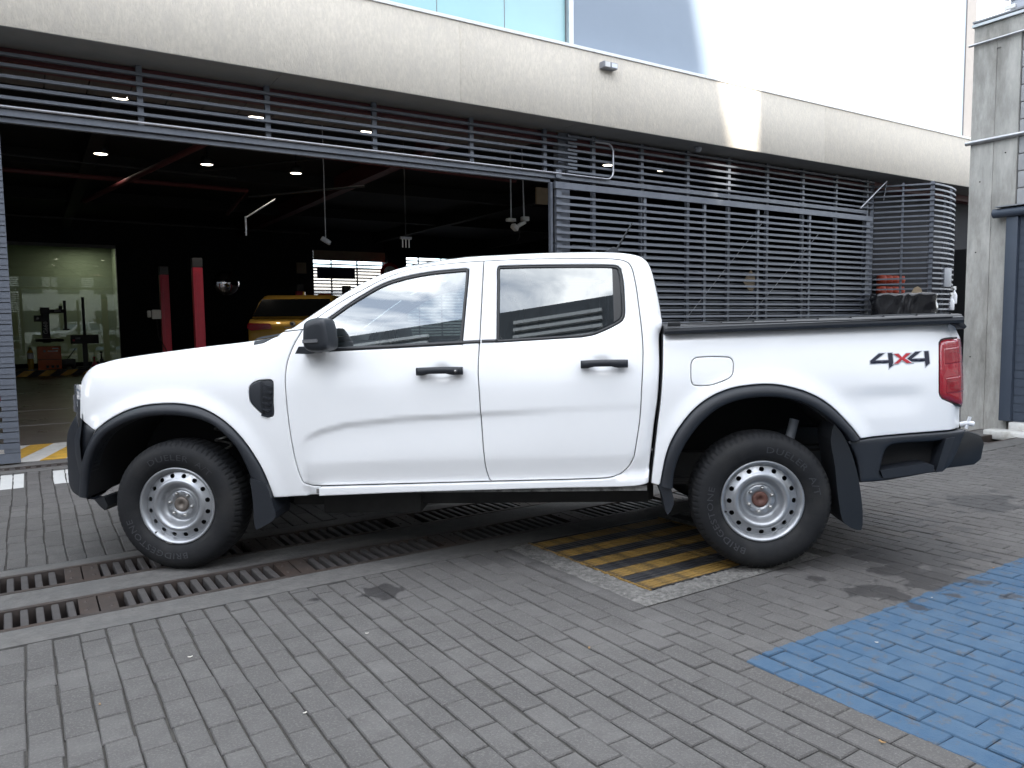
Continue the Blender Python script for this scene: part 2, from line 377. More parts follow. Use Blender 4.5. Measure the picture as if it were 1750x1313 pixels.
ground = sheet('ground', [-400, 400], [-400, -4.0, 4.2, 8.9, 400], M_BED, -.125)
pave = sheet('yard_pavement', [-9, 24], [-3.6, 3.89], M_BED, -.009)
pave_in = sheet('forecourt_pavement', [-9, 24], [5.19, 8.72], M_BED, -.009)

# concrete strips that hold the drains
def slab(name, x0, x1, y0, y1, dz, m, parent=None):
    b = MB(); z0, z1 = gz(y0)+dz, gz(y1)+dz
    b.add([(x0, y0, z0), (x1, y0, z0), (x1, y1, z1), (x0, y1, z1), (x0, y0, -.09), (x1, y0, -.09), (x1, y1, -.09), (x0, y1, -.09)],
          [(0, 1, 2, 3), (4, 7, 6, 5), (0, 4, 5, 1), (1, 5, 6, 2), (2, 6, 7, 3), (3, 7, 4, 0)])
    return tag(b.build(name, m, parent), kind='structure')
slab('concrete_drain_kerb', -9, 24, 3.892, 4.118, .001, M_CONCG)
slab('concrete_drain_strip', -9, 24, 4.452, 4.705, .001, M_CONCG)
slab('concrete_drain_kerb', -9, 24, 5.062, 5.188, .001, M_CONCG)
slab('concrete_threshold', -9, 24, 8.722, 8.905, .001, M_CONCG)
slab('concrete_threshold', -9, 24, 9.095, 9.36, .001, M_CONCG)

# ---- pavers: 10 x 20 cm blocks in stretcher rows that run towards the building
PX, PY = .1047, .2047; X0 = 2.33 - 40*.1047
def paver_mesh(seed):
    rnd = random.Random(seed); hx, hy = .0486, .1003; c = .004; b = MB()
    j = lambda a: a + rnd.uniform(-.0024, .0020)
    out_ = [(j(-hx), j(-hy)), (j(hx), j(-hy)), (j(hx), j(hy)), (j(-hx), j(hy))]
    top = [(x*(1-c/hx), y*(1-c/hy)) for x, y in out_]
    dz = [rnd.uniform(-.001, .001) for _ in range(4)]
    vs = [(x, y, -.03) for x, y in out_] + [(x, y, -.0045) for x, y in out_] + [(top[i][0], top[i][1], dz[i]) for i in range(4)]
    fs = [(8, 9, 10, 11)]
    for i in range(4):
        k = (i+1) % 4; fs += [(4+i, 4+k, 8+k, 8+i), (i, k, 4+k, 4+i)]
    return vs, fs
PV = [paver_mesh(i) for i in range(10)]
PM = []
for i, (vs, fs) in enumerate(PV):
    me = bpy.data.meshes.new('paver'); me.from_pydata(vs, [], fs); me.update(); me.materials.append(M_PAVER); PM.append(me)

EXC = [(2.33, 3.9005, 2.62, 3.90)]                              # steel cover with its mortar border
rp_ = random.Random(3)
allp = []
def lay(xa, xb, ya, yb, par):
    i0, i1 = math.floor((xa-X0)/PX), math.ceil((xb-X0)/PX)
    for i in range(i0, i1):
        x = X0 + (i+.5)*PX + rp_.uniform(-.0010, .0010)
        y = yb - (PY*.5 if i % 2 else 0) - rp_.uniform(0, .045)
        segs = [(y, yb)] if yb-y > .02 else []
        while y > ya: segs.append((max(y-PY, ya), y)); y -= PY
        for (a, b) in segs:
            cuts = [(a, b)]
            for ex in EXC:
                if ex[0] < x < ex[1]:
                    nc = []
                    for (p, q) in cuts:
                        if q <= ex[2] or p >= ex[3]: nc.append((p, q))
                        else:
                            if p < ex[2]: nc.append((p, ex[2]))
                            if q > ex[3]: nc.append((ex[3], q))
                    cuts = nc
            for (p, q) in cuts:
                if q-p < .03: continue
                yc = (p+q)/2; allp.append((x + .0032*math.sin(yc*2.9+i*.35) + .0022*math.sin(yc*7.3+i*1.1) + rp_.uniform(-.0009, .0009), yc, (q-p)/PY, par))
lay(-4.2, 12.0, -1.6, 3.886, pave)
lay(-4.2, 12.0, 5.195, 8.715, pave_in)
def cam_xy(p):
    q = Vector(p)-CAM; z = q.dot(_d)
    return (q.dot(_rr)/z*1290, -q.dot(_u)/z*1290, z) if z > .1 else (9e9, 9e9, z)
def seen(p):
    x, y, z = cam_xy(p)
    return abs(x) < 900 and abs(y) < 680 and z > 0
cand = sorted([k for k, a in enumerate(allp) if seen((a[0], a[1], gz(a[1])))], key=lambda k: -(allp[k][2]/max(.1, (Vector((allp[k][0], allp[k][1], 0))-CAM).length)**2))
single = {}
cnt = {pave.name: 0}
for k in cand:
    if allp[k][3] is pave and cnt[pave.name] < 298: single[k] = 1; cnt[pave.name] += 1
nin = 0
for k in cand:
    if allp[k][3] is pave_in and nin < 60: single[k] = 1; nin += 1
batch = {pave.name: ([], [], []), pave_in.name: ([], [], [])}
for k, (x, y, s, par) in enumerate(allp):
    zz = gz(y) + rp_.uniform(-.0016, .0016); tx, ty = rp_.uniform(-.010, .010), rp_.uniform(-.010, .010); rz = .0032*2.9*math.cos(y*2.9)*-.8 + rp_.uniform(-.006, .006)
    vi = rp_.randrange(10)
    if k in single:
        o = bpy.data.objects.new('paver', PM[vi]); COL.objects.link(o); o.parent = par
        o.location = (x, y, zz); o.scale = (1, s, 1); o.rotation_euler = (tx - (SL if y < YS else 0), ty, rz)
    else:
        V, F, A = batch[par.name]; b0 = len(V); vs, fs = PV[vi]
        ca, sa = math.cos(rz), math.sin(rz)
        for (a, b, c) in vs:
            b *= s; V.append((x+a*ca-b*sa, y+a*sa+b*ca, zz+c - a*ty + b*(tx-(SL if y < YS else 0))))
        F += [tuple(i+b0 for i in f) for f in fs]; A += [rp_.random()]*len(vs)
for par in (pave, pave_in):
    V, F, A = batch[par.name]
    me = bpy.data.meshes.new('paver_field'); me.from_pydata(V, [], F); me.update(); me.materials.append(M_PAVER)
    a = me.attributes.new('rnd', 'FLOAT', 'POINT'); a.data.foreach_set('value', A)
    o = link_mesh('paver_field', me, None, par); o['kind'] = 'stuff'

# ---- drains
def drain(name, label, y0, y1, xs, pitch, web, lip=.035):
    t = thing(name, label, 'drain', (0, 0, 0), 0, None)
    MB().bb((-9, y0, -.30), (24, y1, -.09)).build('pit', M_PIT, t)
    e = MB(); e.bb((-9, y0+.001, -.09), (24, y0+lip, .003)); e.bb((-9, y1-lip, -.09), (24, y1-.001, .003)); e.build('frame_rail', M_GRATE, t)
    for xj in xs:
        b = MB(); b.bb((xj-.085, y0+lip+.001, -.06), (xj-.004, y1-lip-.001, .001)); b.bb((xj+.004, y0+lip+.001, -.06), (xj+.085, y1-lip-.001, .0015))
        for sx in (-.055, .055):
            for sy in (.3, .7): b.lathe([(.0, .0045), (.008, .004), (.010, .0)], (xj+sx, y0+(y1-y0)*sy, .001), n=8)
        b.build('end_plate', M_GRATE, t)
    me = MB().box((0, 0, 0), (web, y1-y0-2*lip-.002, .05)).mesh('bar'); bm = bmesh.new(); bm.from_mesh(me)
    bmesh.ops.bevel(bm, geom=bm.edges[:], offset=.004, segments=1, affect='EDGES'); bm.to_mesh(me); bm.free(); me.materials.append(M_SLOTW)
    x = -2.0; n = 0
    while x < 9 and n < 290:
        if all(abs(x-xj) > .085+web*.5 for xj in xs):
            o = bpy.data.objects.new('bar', me); COL.objects.link(o); o.parent = t; o.location = (x, (y0+y1)/2, -.028+rp_.uniform(-.001, .001)); o.rotation_euler = (rp_.uniform(-.01, .01), 0, .02); n += 1
        x += pitch
    return t
drain('drain_grate', 'rusty slotted drain grate, nearer of the two parallel ones under the truck', 4.12, 4.45, [-1.77+1.0*k for k in range(11)], .066, .034)
drain('drain_grate', 'rusty slotted drain grate, farther of the two parallel ones under the truck', 4.707, 5.06, [-1.81+1.0*k for k in range(11)], .066, .034)
drain('drain_grate', 'narrow dark slotted drain at the foot of the workshop threshold', 8.907, 9.093, [], .09, .05, .03)

# ---- striped steel cover in its mortar border
b = MB(); bx = [2.435, 3.80]; by = [2.635, 3.888]; ix = [2.59, 3.70]; iy = [2.775, 3.885]
nx, ny = 60, 50
xs = np.linspace(bx[0], bx[1], nx+1); ys = np.linspace(by[0], by[1], ny+1); rr = random.Random(5)
V = [(x, y, gz(y) + (.001 + rr.uniform(-.004, .006) if 0 < i < nx and 0 < j < ny else -.004)) for j, y in enumerate(ys) for i, x in enumerate(xs)]
F = [(j*(nx+1)+i, j*(nx+1)+i+1, (j+1)*(nx+1)+i+1, (j+1)*(nx+1)+i) for j in range(ny) for i in range(nx)
     if not (ix[0] < (xs[i]+xs[i+1])/2 < ix[1] and iy[0] < (ys[j]+ys[j+1])/2 < iy[1])]
b.add(V, F, True); o = tag(b.build('mortar_border', M_ROUGHC, None), kind='structure')
# narrow kerb blocks left of the border
for k in range(4):
    y0 = 2.63+k*.305; bb_ = MB(); bb_.box((2.382, y0+.148, gz(y0+.148)-.02), (.094, .295, .046)); tag(bb_.build('kerb_block', M_PAVER, pave, bevel=.005, seg=1))
cov = thing('steel_cover', 'yellow and black striped ribbed steel cover plate in the paving under the rear wheel', 'cover plate')
MB().add([(ix[0], iy[0], gz(iy[0])-.03), (ix[1], iy[0], gz(iy[0])-.03), (ix[1], iy[1], gz(iy[1])-.03), (ix[0], iy[1], gz(iy[1])-.03)], [(0, 1, 2, 3)]).build('plate', M_BLK, cov)
nr = 36; pit = (iy[1]-iy[0]-.05)/nr
rib = MB().box((0, 0, 0), (ix[1]-ix[0]-.04, pit*.70, .022)).mesh('rib'); bm = bmesh.new(); bm.from_mesh(rib); bmesh.ops.bevel(bm, geom=bm.edges[:], offset=.004, segments=1, affect='EDGES'); bm.to_mesh(rib); bm.free()
ribs = {}
for k_, m_ in (('y', M_YEL), ('b', M_BLK)):
    me = rib.copy(); me.materials.append(m_); ribs[k_] = me
for k in range(nr):
    y = iy[0]+.025+(k+.5)*pit; q = 'y' if (k % 8) < 4 else 'b'
    o = bpy.data.objects.new('rib', ribs[q]); COL.objects.link(o); o.parent = cov; o.location = ((ix[0]+ix[1])/2+rr.uniform(-.003, .003), y, gz(y)-.008+rr.uniform(-.0015, .0015)); o.rotation_euler = (-SL, 0, rr.uniform(-.001, .001))
fr = MB()
for x in (ix[0]+.006, ix[1]-.006):
    fr = MB(); fr.add([(x-.006, iy[0], gz(iy[0])-.04), (x+.006, iy[0], gz(iy[0])-.04), (x+.006, iy[1], gz(iy[1])-.04), (x-.006, iy[1], gz(iy[1])-.04), (x-.006, iy[0], gz(iy[0])+.006), (x+.006, iy[0], gz(iy[0])+.006), (x+.006, iy[1], gz(iy[1])+.006), (x-.006, iy[1], gz(iy[1])+.006)],
           [(0, 3, 2, 1), (4, 5, 6, 7), (0, 1, 5, 4), (1, 2, 6, 5), (2, 3, 7, 6), (3, 0, 4, 7)]); fr.build('edge_angle', M_YEL, cov)
for y in (iy[0]+.006, iy[1]-.008): MB().box(((ix[0]+ix[1])/2, y, gz(y)-.016), (ix[1]-ix[0]-.026, .010, .044)).build('edge_angle', M_BLK, cov)
# litter and dry leaves
LITL = ['brown dry leaf scrap on the grey pavers near the bottom corner of the blue bay', 'pale litter scrap on the blue paint near its left edge', 'pale litter scrap well inside the blue painted bay',
        'brown dry leaf scrap on grey pavers in front of the steel cover', 'pale litter scrap on the paving in the lower middle', 'pale litter scrap on the paving left of the lower middle',
        'brown dry leaf scrap at the far border of the blue bay', 'pale litter scrap on the paving just in front of the oil stain', 'pale litter scrap at the bottom edge beside the blue bay', 'brown dry leaf scrap on the paving at the left, nearest the drains']
for k, (x, y) in enumerate([(2.2, 1.3), (2.9, 1.75), (3.6, 1.9), (1.9, 2.4), (.75, 2.55), (.5, 3.3), (4.3, 1.95), (1.2, 3.1), (2.55, 1.02), (.15, 3.05)]):
    mb = MB(); l = .006+.010*rr.random(); a = rr.uniform(0, 3.14)
    ring = [(math.cos(i*.785)*l*(1 if i % 2 else .6), math.sin(i*.785)*l*.35*(1 if i % 3 else .7)) for i in range(8)]
    vs = [(x+u*math.cos(a)-v*math.sin(a), y+u*math.sin(a)+v*math.cos(a), gz(y)+.004+abs(u)*.25) for u, v in ring]
    vs += [(p[0], p[1], p[2]+.0015) for p in vs]
    mb.add(vs, [tuple(range(7, -1, -1)), tuple(range(8, 16))] + [(i, (i+1) % 8, 8+(i+1) % 8, 8+i) for i in range(8)])
    tag(mb.build('litter_scrap', M_LITTER if k % 3 else M_LEAF), LITL[k], 'litter', 'scraps of litter on the paving')

# ------------------------------------------------------------------ workshop building
bld = thing('workshop_building', 'wide workshop building with beige stucco fascia over a dark open garage', 'building')
YF = 9.41
# fascia panels with thin joints
def fascia(x0, x1):
    b = MB(); b.bb((x0+.001, 8.862, 4.282), (x1-.001, 9.10, 5.30)); return b.build('fascia_panel', M_STUCCO, bld, bevel=.002, seg=1)
fx = [-14, -8.2, -1.1, 4.93, 7.12, 12.6, 18.0, 26]
for a, c in zip(fx[:-1], fx[1:]): fascia(a, c)
MB().bb((-14, 8.845, 5.303), (26, 9.24, 5.345)).build('ledge_flashing', M_FLASH, bld)
sx = [-14, -6, -1.6, 2.62, 6.9, 11.2, 15.5, 26]
for a, c in zip(sx[:-1], sx[1:]): MB().bb((a+.003, 8.87, 4.276), (c-.003, 9.52, 4.281)).build('soffit_board', M_CONC_SOF, bld)
MB().bb((-14, 9.10, 4.284), (26, 9.9, 5.30)).build('ring_beam', M_CONC_SOF, bld)
MB().bb((-14, 9.5, 4.14), (26, 9.8, 4.27)).build('inner_beam', M_BODYB, bld)
# upper storey: glazing left, cladding right
YU = 9.18
MB().bb((7.02, YU, 5.346), (18.02, YU+.25, 10.2)).build('cladding_wall', M_BLUEWALL, bld)
MB().bb((18.023, YU-.03, 5.346), (18.42, YU+.5, 10.2)).build('end_pilaster', M_CREAM, bld)
MB().bb((18.0, YU+.252, 5.346), (18.4, 29, 10.2)).build('side_wall', M_CREAM, bld)
MB().bb((-14, YU-.05, 9.2), (7.018, YU+.25, 10.2)).build('parapet', M_BLUEWALL, bld)
wx = [-6.3, -5.13, -3.96, -2.79, -1.62, -.45, .72, 1.89, 3.06, 4.23, 5.30, 6.92]
wx = [-7.0, -5.8, -4.6, -3.4, -2.2, -1.0, .2, 1.4, 2.55, 3.68, 4.80, 5.86, 6.92]
for a, c in zip(wx[:-1], wx[1:]):
    w = MB().bb((a+.006, YU+.06, 5.40), (c-.006, YU+.07, 9.19)).build('window_pane', M_UGLASS, bld)
fr = MB(); fr.bb((-7.1, YU+.02, 5.346), (6.93, YU+.10, 5.385)); fr.bb((6.93, YU-.02, 5.346), (7.015, YU+.13, 9.19)); fr.build('window_frame', M_ALU, bld)
for x in wx[:-1]: MB().bb((x-.004, YU+.055, 5.39), (x+.004, YU+.075, 9.19)).build('mullion', M_GREYBOX, bld)
# office interior seen through the glass: floor, pale ceiling, back wall, a column and a ceiling lamp pan
MB().bb((-14, YU+.3, 5.32), (18, 14, 5.342)).build('office_floor', M_CONC_SOF, bld)
MB().bb((-14, YU+.3, 8.6), (7, 14, 8.7)).build('office_ceiling', M_LINER, bld)
MB().bb((-14, 13.2, 5.345), (7, 13.4, 8.6)).build('office_wall', M_FLASH, bld)
MB().bb((6.2, 9.9, 5.345), (6.55, 10.25, 8.6)).build('office_column', M_FLASH, bld)
MB().bb((6.85, YU+.3, 5.345), (7.0, 13.2, 8.6)).build('office_wall', M_FLASH, bld)
# interior of the garage
MB().bb((-9, 9.36, -.06), (24, 29, -.002)).build('workshop_floor', M_FLOOR, bld)
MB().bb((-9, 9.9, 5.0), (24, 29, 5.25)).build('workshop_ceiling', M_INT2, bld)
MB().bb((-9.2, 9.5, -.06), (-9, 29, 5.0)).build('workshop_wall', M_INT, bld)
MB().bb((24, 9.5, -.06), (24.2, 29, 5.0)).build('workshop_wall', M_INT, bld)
# back wall with its openings: glazed room (X -1.5..2.6), two louvred windows
bw = MB()
YB = 28.4
bw.bb((2.62, YB, -.06), (9.28, YB+.3, 5.0)); bw.bb((-9, YB, -.06), (-3.4, YB+.3, 5.0)); bw.bb((-3.4, YB, 4.13), (2.62, YB+.3, 5.0)); bw.bb((-3.4, YB, -.06), (2.62, YB+.3, .30))
bw.bb((9.28, YB, 4.26), (24, YB+.3, 5.0)); bw.bb((9.28, YB, -.06), (24, YB+.3, .9)); bw.bb((12.2, YB-.3, -.06), (13.0, YB, 5.0)); bw.bb((12.2, YB, .9), (13.0, YB+.3, 4.26)); bw.bb((17.0, YB, .9), (24, YB+.3, 4.26))
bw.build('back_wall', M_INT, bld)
MB().bb((9.28, YB-.02, 3.88), (12.2, YB-.003, 4.26)).build('window_header', M_TAN, bld)
MB().bb((13.02, YB+.02, 4.12), (17.0, YB+.1, 4.26)).build('window_header', M_INT, bld)
# louvred back windows, one blade per part
bl = MB().box((0, 0, 0), (1, .07, .045), rx=.35).mesh('blade'); bl.materials.append(M_LOUV)
for (xa, xb) in ((9.3, 12.18), (13.02, 17.0)):
    z = 1.0
    while z < (3.86 if xa < 10 else 4.1):
        o = bpy.data.objects.new('blade', bl); COL.objects.link(o); o.parent = bld; o.location = ((xa+xb)/2, YB+.15, z); o.scale = (xb-xa, 1, 1); z += .125
    for x in np.arange(xa+.75, xb-.2, 1.05): MB().bb((x-.025, YB+.19, .9), (x+.025, YB+.23, 4.2)).build('mullion', M_INT, bld)
# glazed room at the back left
MB().bb((-3.4, YB+.05, .30), (2.6, YB+.06, 4.1)).build('room_pane', M_RGLASS, bld)
MB().bb((-3.4, YB-.02, 4.02), (2.62, YB-.003, 4.13)).build('window_header', M_CONC_SOF, bld)
room = MB(); room.bb((-3.6, YB+2.6, 0), (2.8, YB+2.7, 4.6)); room.bb((-3.6, YB+.31, 0), (-3.5, YB+2.6, 4.6)); room.bb((2.7, YB+.31, 0), (2.8, YB+2.6, 4.6)); room.bb((-3.6, YB+.31, 4.4), (2.8, YB+2.6, 4.6)); room.bb((-3.6, YB+.31, -.05), (2.8, YB+2.6, 0.0))
room.build('glazed_room', M_GREENW, bld)
pl = bpy.data.lights.new('room_lamp', 'AREA'); pl.energy = 5.5; pl.size = .5; pl.color = (1, .96, .86); lo = bpy.data.objects.new('room_lamp', pl); COL.objects.link(lo); lo.location = (1.7, YB+1.5, 4.2); lo.parent = bld
# ceiling beams, pipes
for x in (-4, 1.2, 6.6, 11.8, 17):
    MB().bb((x-.12, 9.9, 4.62), (x+.12, 28.3, 4.99)).build('ceiling_beam', M_BODYB if x in (6.6,) else M_INT2, bld)
for y in (13.6, 18.2, 23):
    MB().bb((-9, y-.14, 4.70), (24, y+.14, 4.985)).build('ceiling_beam', M_INT2, bld)
for (x0, x1, y) in ((-3, 7.4, 10.9),):
    for k in range(22): MB().bb((-3+k*.48, 10.1, 4.50), (-3+k*.48+.465, 11.7, 4.55)).build('ceiling_board', M_DECK, bld)
for pts, m_, r_ in (([(-2, 17, 4.35), (4.2, 17.2, 4.35), (4.6, 21, 4.35)], M_BODYB, .05), ([(2.4, 12, 4.12), (1.2, 19, 4.15)], M_BODYB, .05), ([(2.4, 12, 4.12), (8, 12.3, 4.1)], M_BODYB, .04), ([(5.6, 12.2, 4.40), (2.9, 15.5, 4.35)], M_MACH, .02), ([(4.9, 12.2, 3.72), (3.4, 13.8, 3.66)], M_MACH, .02), ([(-1, 20, 3.9), (6.5, 20.1, 3.85)], M_MACH, .02), ([(-1, 15, 4.25), (3.5, 15.1, 4.2)], M_MACH, .015), ([(2.99, 12.4, 3.10), (3.46, 12.4, 3.42)], M_ALU, .012), ([(2.99, 12.4, 3.12), (2.99, 12.4, 2.82)], M_ALU, .015)):
    MB().tube(pts, r_, 8).build('ceiling_pipe', m_, bld)
# hatch marking at the threshold and thin floor lines
hx = -1.4; k = 0
hb = {0: MB(), 1: MB()}
while hx < 7.2:
    hb[k % 2].add([(hx, 9.40, .004), (hx+.24, 9.40, .004), (hx+.24+.40, 10.72, .004), (hx+.40, 10.72, .004), (hx, 9.40, .0), (hx+.24, 9.40, .0), (hx+.64, 10.72, .0), (hx+.40, 10.72, .0)], [(0, 1, 2, 3), (4, 7, 6, 5), (0, 4, 5, 1), (1, 5, 6, 2), (2, 6, 7, 3), (3, 7, 4, 0)]); hx += .24; k += 1
hb[0].build('floor_hatching', M_HYEL, bld); hb[1].build('floor_hatching', M_HWHT, bld)
for y, w in ((15.3, .10), (12.95, .07)): MB().bb((-3, y, -.002), (5, y+w, .002)).build('floor_line', M_CONC_SOF, bld)
# kerb with black and yellow stripes in front of the glazed room
kb = MB().bb((-4, 26.45, -.002), (3.4, 28.38, .17)).build('raised_platform', M_CONC, bld)
x = -4; k = 0
sy, sb = MB(), MB()
while x < 3.2:
    q = sy if k % 2 else sb
    q.add([(x, 26.446, .0), (x+.28, 26.446, .0), (x+.50, 26.446, .168), (x+.22, 26.446, .168), (x, 26.44, .0), (x+.28, 26.44, .0), (x+.50, 26.44, .168), (x+.22, 26.44, .168)], [(0, 1, 2, 3), (7, 6, 5, 4), (0, 4, 5, 1), (1, 5, 6, 2), (2, 6, 7, 3), (3, 7, 4, 0)]); x += .28; k += 1
sy.build('kerb_stripe', M_HYEL, bld); sb.build('kerb_stripe', M_HBLK, bld)

# ---- louvre band over the door
def slat_mesh(h, d, m):
    me = MB().box((0, 0, 0), (1, d, h)).mesh('slat'); me.materials.append(m); return me
SM1 = slat_mesh(.032, .05, M_LOUV); SM2 = slat_mesh(.037, .042, M_LOUV); SM1B = slat_mesh(.026, .04, M_LOUV)
def slat(me, par, xa, xb, y, z, name='slat'):
    o = bpy.data.objects.new(name, me); COL.objects.link(o); o.parent = par; o.location = ((xa+xb)/2, y, z); o.scale = (xb-xa, 1, 1); return o
band = thing('louvre_band', 'blue grey horizontal louvre band with thin posts above the open garage door', 'louvre screen')
for z in (4.185, 4.079, 3.967, 3.861, 3.755): slat(SM1, band, -8, 7.22, 9.385, z-.014)
for x in (-7.0, -5.6, -4.2, -2.8, -1.4, -.2, 1.19, 2.58, 3.95, 5.40, 6.66): MB().bb((x-.03, 9.412, 3.625), (x+.03, 9.46, 4.275)).build('post', M_LOUV, band)
MB().bb((-8, 9.36, 3.556), (14.72, 9.46, 3.622)).build('lintel_beam', M_LOUV, band)
MB().bb((-8, 9.405, 3.500), (6.74, 9.47, 3.545)).build('door_track', M_LOUV, band)
MB().bb((6.80, 9.33, 3.56), (6.90, 9.358, 3.68)).build('bracket', M_LOUV, band)
band2 = thing('louvre_band', 'blue grey horizontal louvre band above the closed sliding gate, right of the garage opening', 'louvre screen')
for z in (4.225, 4.125, 4.020, 3.912, 3.806, 3.700): slat(SM1, band2, 7.05, 15.0, 9.390, z-.014)
for x in (7.59, 8.60, 9.65, 10.67, 11.71, 12.75, 13.8, 14.85): MB().bb((x-.032, 9.416, .0), (x+.032, 9.47, 4.275)).build('post', M_LOUV, band2)
MB().bb((6.95, 9.475, .0), (7.16, 9.6, 4.275)).build('post', M_LOUV, band2)
zz = 3.325
while zz > .3: slat(SM1B, band2, 7.2, 15.0, 9.50, zz); zz -= .106
# conduit along the lintel
cp = [(-8, 9.335, 3.640), (1.2, 9.335, 3.640), (7.78, 9.335, 3.628)] + [(7.78+.13*math.sin(a), 9.335, 3.628+.13-.13*math.cos(a)) for a in np.linspace(.25, 1.57, 6)] + [(7.91, 9.335, 4.08)] + [(7.91-.10+.10*math.cos(a), 9.335+.02*math.sin(a), 4.08+.10*math.sin(a)) for a in np.linspace(.3, 1.57, 5)] + [(7.6, 9.40, 4.19)]
cdt = tag(MB().tube(cp, .016, 8).build('conduit_pipe', M_GALV), 'pale galvanised conduit running along the lintel and hooking up at its right end', 'conduit')
# ---- sliding gate right of the opening
gate = thing('sliding_gate', 'closed blue grey slatted sliding gate behind the truck bed', 'gate')
MB().bb((6.74, 9.262, 3.395), (14.80, 9.318, 3.490)).build('top_rail', M_LOUV, gate)
for x, w in ((6.82, .09), (8.55, .055), (9.93, .055), (11.31, .055), (12.80, .055), (14.70, .13)): MB().bb((x-w/2, 9.292, .08), (x+w/2, 9.335, 3.394)).build('stile', M_LOUV, gate)
z = 3.275
while z > .15:
    slat(SM2, gate, 6.745, 14.80, 9.270, z); z -= .106
MB().bb((6.70, 9.34, .02), (6.742, 9.40, 3.49)).build('jamb', M_LOUV, gate)
MB().bb((6.74, 9.262, .02), (14.80, 9.318, .11)).build('bottom_rail', M_LOUV, gate)
gate2 = thing('sliding_gate', 'open slatted gate leaf at the left edge of the garage opening', 'gate')
MB().bb((-.262, 9.296, .02), (-.125, 9.34, 3.49)).build('stile', M_LOUV, gate2)
MB().bb((-8.0, 9.262, 3.395), (-.125, 9.294, 3.490)).build('top_rail', M_LOUV, gate2)
MB().bb((-8.0, 9.262, .02), (-.125, 9.294, .12)).build('bottom_rail', M_LOUV, gate2)
SM3 = slat_mesh(.058, .03, M_LOUV)
z = 3.32
while z > .15:
    slat(SM3, gate2, -8.0, -.128, 9.275, z-.03); z -= .1105
EDGE = MB().box((0, 0, 0), (.138, .026, .094)).mesh('end_plate'); EDGE.materials.append(M_LOUV)
z = 3.32
while z > .15:
    o = bpy.data.objects.new('end_plate', EDGE); COL.objects.link(o); o.parent = gate2; o.location = (-.195, 9.281, z-.053); z -= .1105
for x in (-1.4, -2.8, -4.2): MB().bb((x-.03, 9.296, .1), (x+.03, 9.34, 3.39)).build('stile', M_LOUV, gate2)
# ---- angled louvre screen at the right corner
scr = thing('corner_screen', 'angled and rounded louvre screen at the right end of the workshop front', 'louvre screen')
A = Vector((15.0, 9.36, 0)); Bp = Vector((15.72, 8.50, 0)); ang = math.atan2(Bp.y-A.y, Bp.x-A.x); ln = (Bp-A).length
arc = [Bp] + [Vector((15.72+1.75*math.sin(t_)*1.0, 8.50+.75*(1-math.cos(t_)), 0)) for t_ in np.linspace(.18, 1.45, 9)]
z = 4.12
while z > .15:
    o = bpy.data.objects.new('slat', SM1); COL.objects.link(o); o.parent = scr; o.location = ((A+Bp)/2 + Vector((0, 0, z))); o.scale = (ln, 1, 1); o.rotation_euler = (0, 0, ang)
    q = MB(); n = len(arc)
    V = [(p.x, p.y, z+h) for h in (-.017, .017) for p in arc] + [(p.x+.01, p.y+.045, z+h) for h in (-.017, .017) for p in arc]
    F = [(i, i+1, n+i+1, n+i) for i in range(n-1)] + [(2*n+i+1, 2*n+i, 3*n+i, 3*n+i+1) for i in range(n-1)] + [(n+i, n+i+1, 3*n+i+1, 3*n+i) for i in range(n-1)] + [(i+1, i, 2*n+i, 2*n+i+1) for i in range(n-1)] + [(0, n, 3*n, 2*n), (n-1, 3*n-1, 4*n-1, 2*n-1)]
    q.add(V, F); q.build('slat', M_LOUV, scr); z -= .106
for p, w in ((A, .07), (Bp, .075), (A.lerp(Bp, .52), .04), (arc[-1], .04), (arc[5]+Vector((0, .05, 0)), .05)):
    MB().box((p.x, p.y+.055, 2.09), (w, .05, 4.17), rz=ang).build('post', M_LOUV, scr)
# red beams seen dimly; sagging stuff behind the screen
MB().bb((15.2, 9.75, .0), (24, 9.95, 4.27)).build('passage_wall', M_INT, bld)

# ---- right hand building: concrete column, block wall, slate blue door
rb = thing('neighbouring_building', 'cast concrete column and grey block wall with a slate blue door at the right edge', 'building')
b = MB()
XC = 10.0
b.bb((XC, 4.72, -.05), (XC+.5, 4.985, 3.54)); b.bb((XC+.014, 4.675, -.05), (XC+.5, 4.72, 4.62)); b.bb((XC, 4.455, -.05), (XC+.5, 4.675, 3.54))
b.bb((XC, 4.72, 3.54), (XC+.5, 4.985, 4.72)); b.bb((XC, 4.455, 3.54), (XC+.5, 4.675, 4.72)); b.bb((XC+.001, 4.677, 4.62), (XC+.5, 4.718, 4.72))
b.build('concrete_column', M_CONC, rb)
MB().bb((XC, -6, 4.728), (XC+6, 4.985, 4.93)).build('cornice', M_CONC, rb)
MB().bb((XC-.035, -6, 4.932), (XC+6, 5.0, 4.965)).build('cornice', M_ALU, rb)
MB().bb((XC-.025, -6, 4.985), (XC+6, 5.0, 5.005)).build('cornice', M_GREYBOX, rb)
for z, r_ in ((4.722, .016), (3.545, .026)): MB().tube([(XC-.028, 5.03, z), (XC-.028, 4.5, z), (XC-.028, -6, z)], r_, 8).build('conduit', M_GALV, rb)
MB().bb((XC+.06, -6, -.05), (XC+.5, 4.452, 4.725)).build('block_core', M_BLOCK, rb)
blk = MB().box((0, 0, 0), (.05, .392, .192)).mesh('block'); bm = bmesh.new(); bm.from_mesh(blk); bmesh.ops.bevel(bm, geom=bm.edges[:], offset=.006, segments=1, affect='EDGES'); bm.to_mesh(blk); bm.free(); blk.materials.append(M_BLOCK)
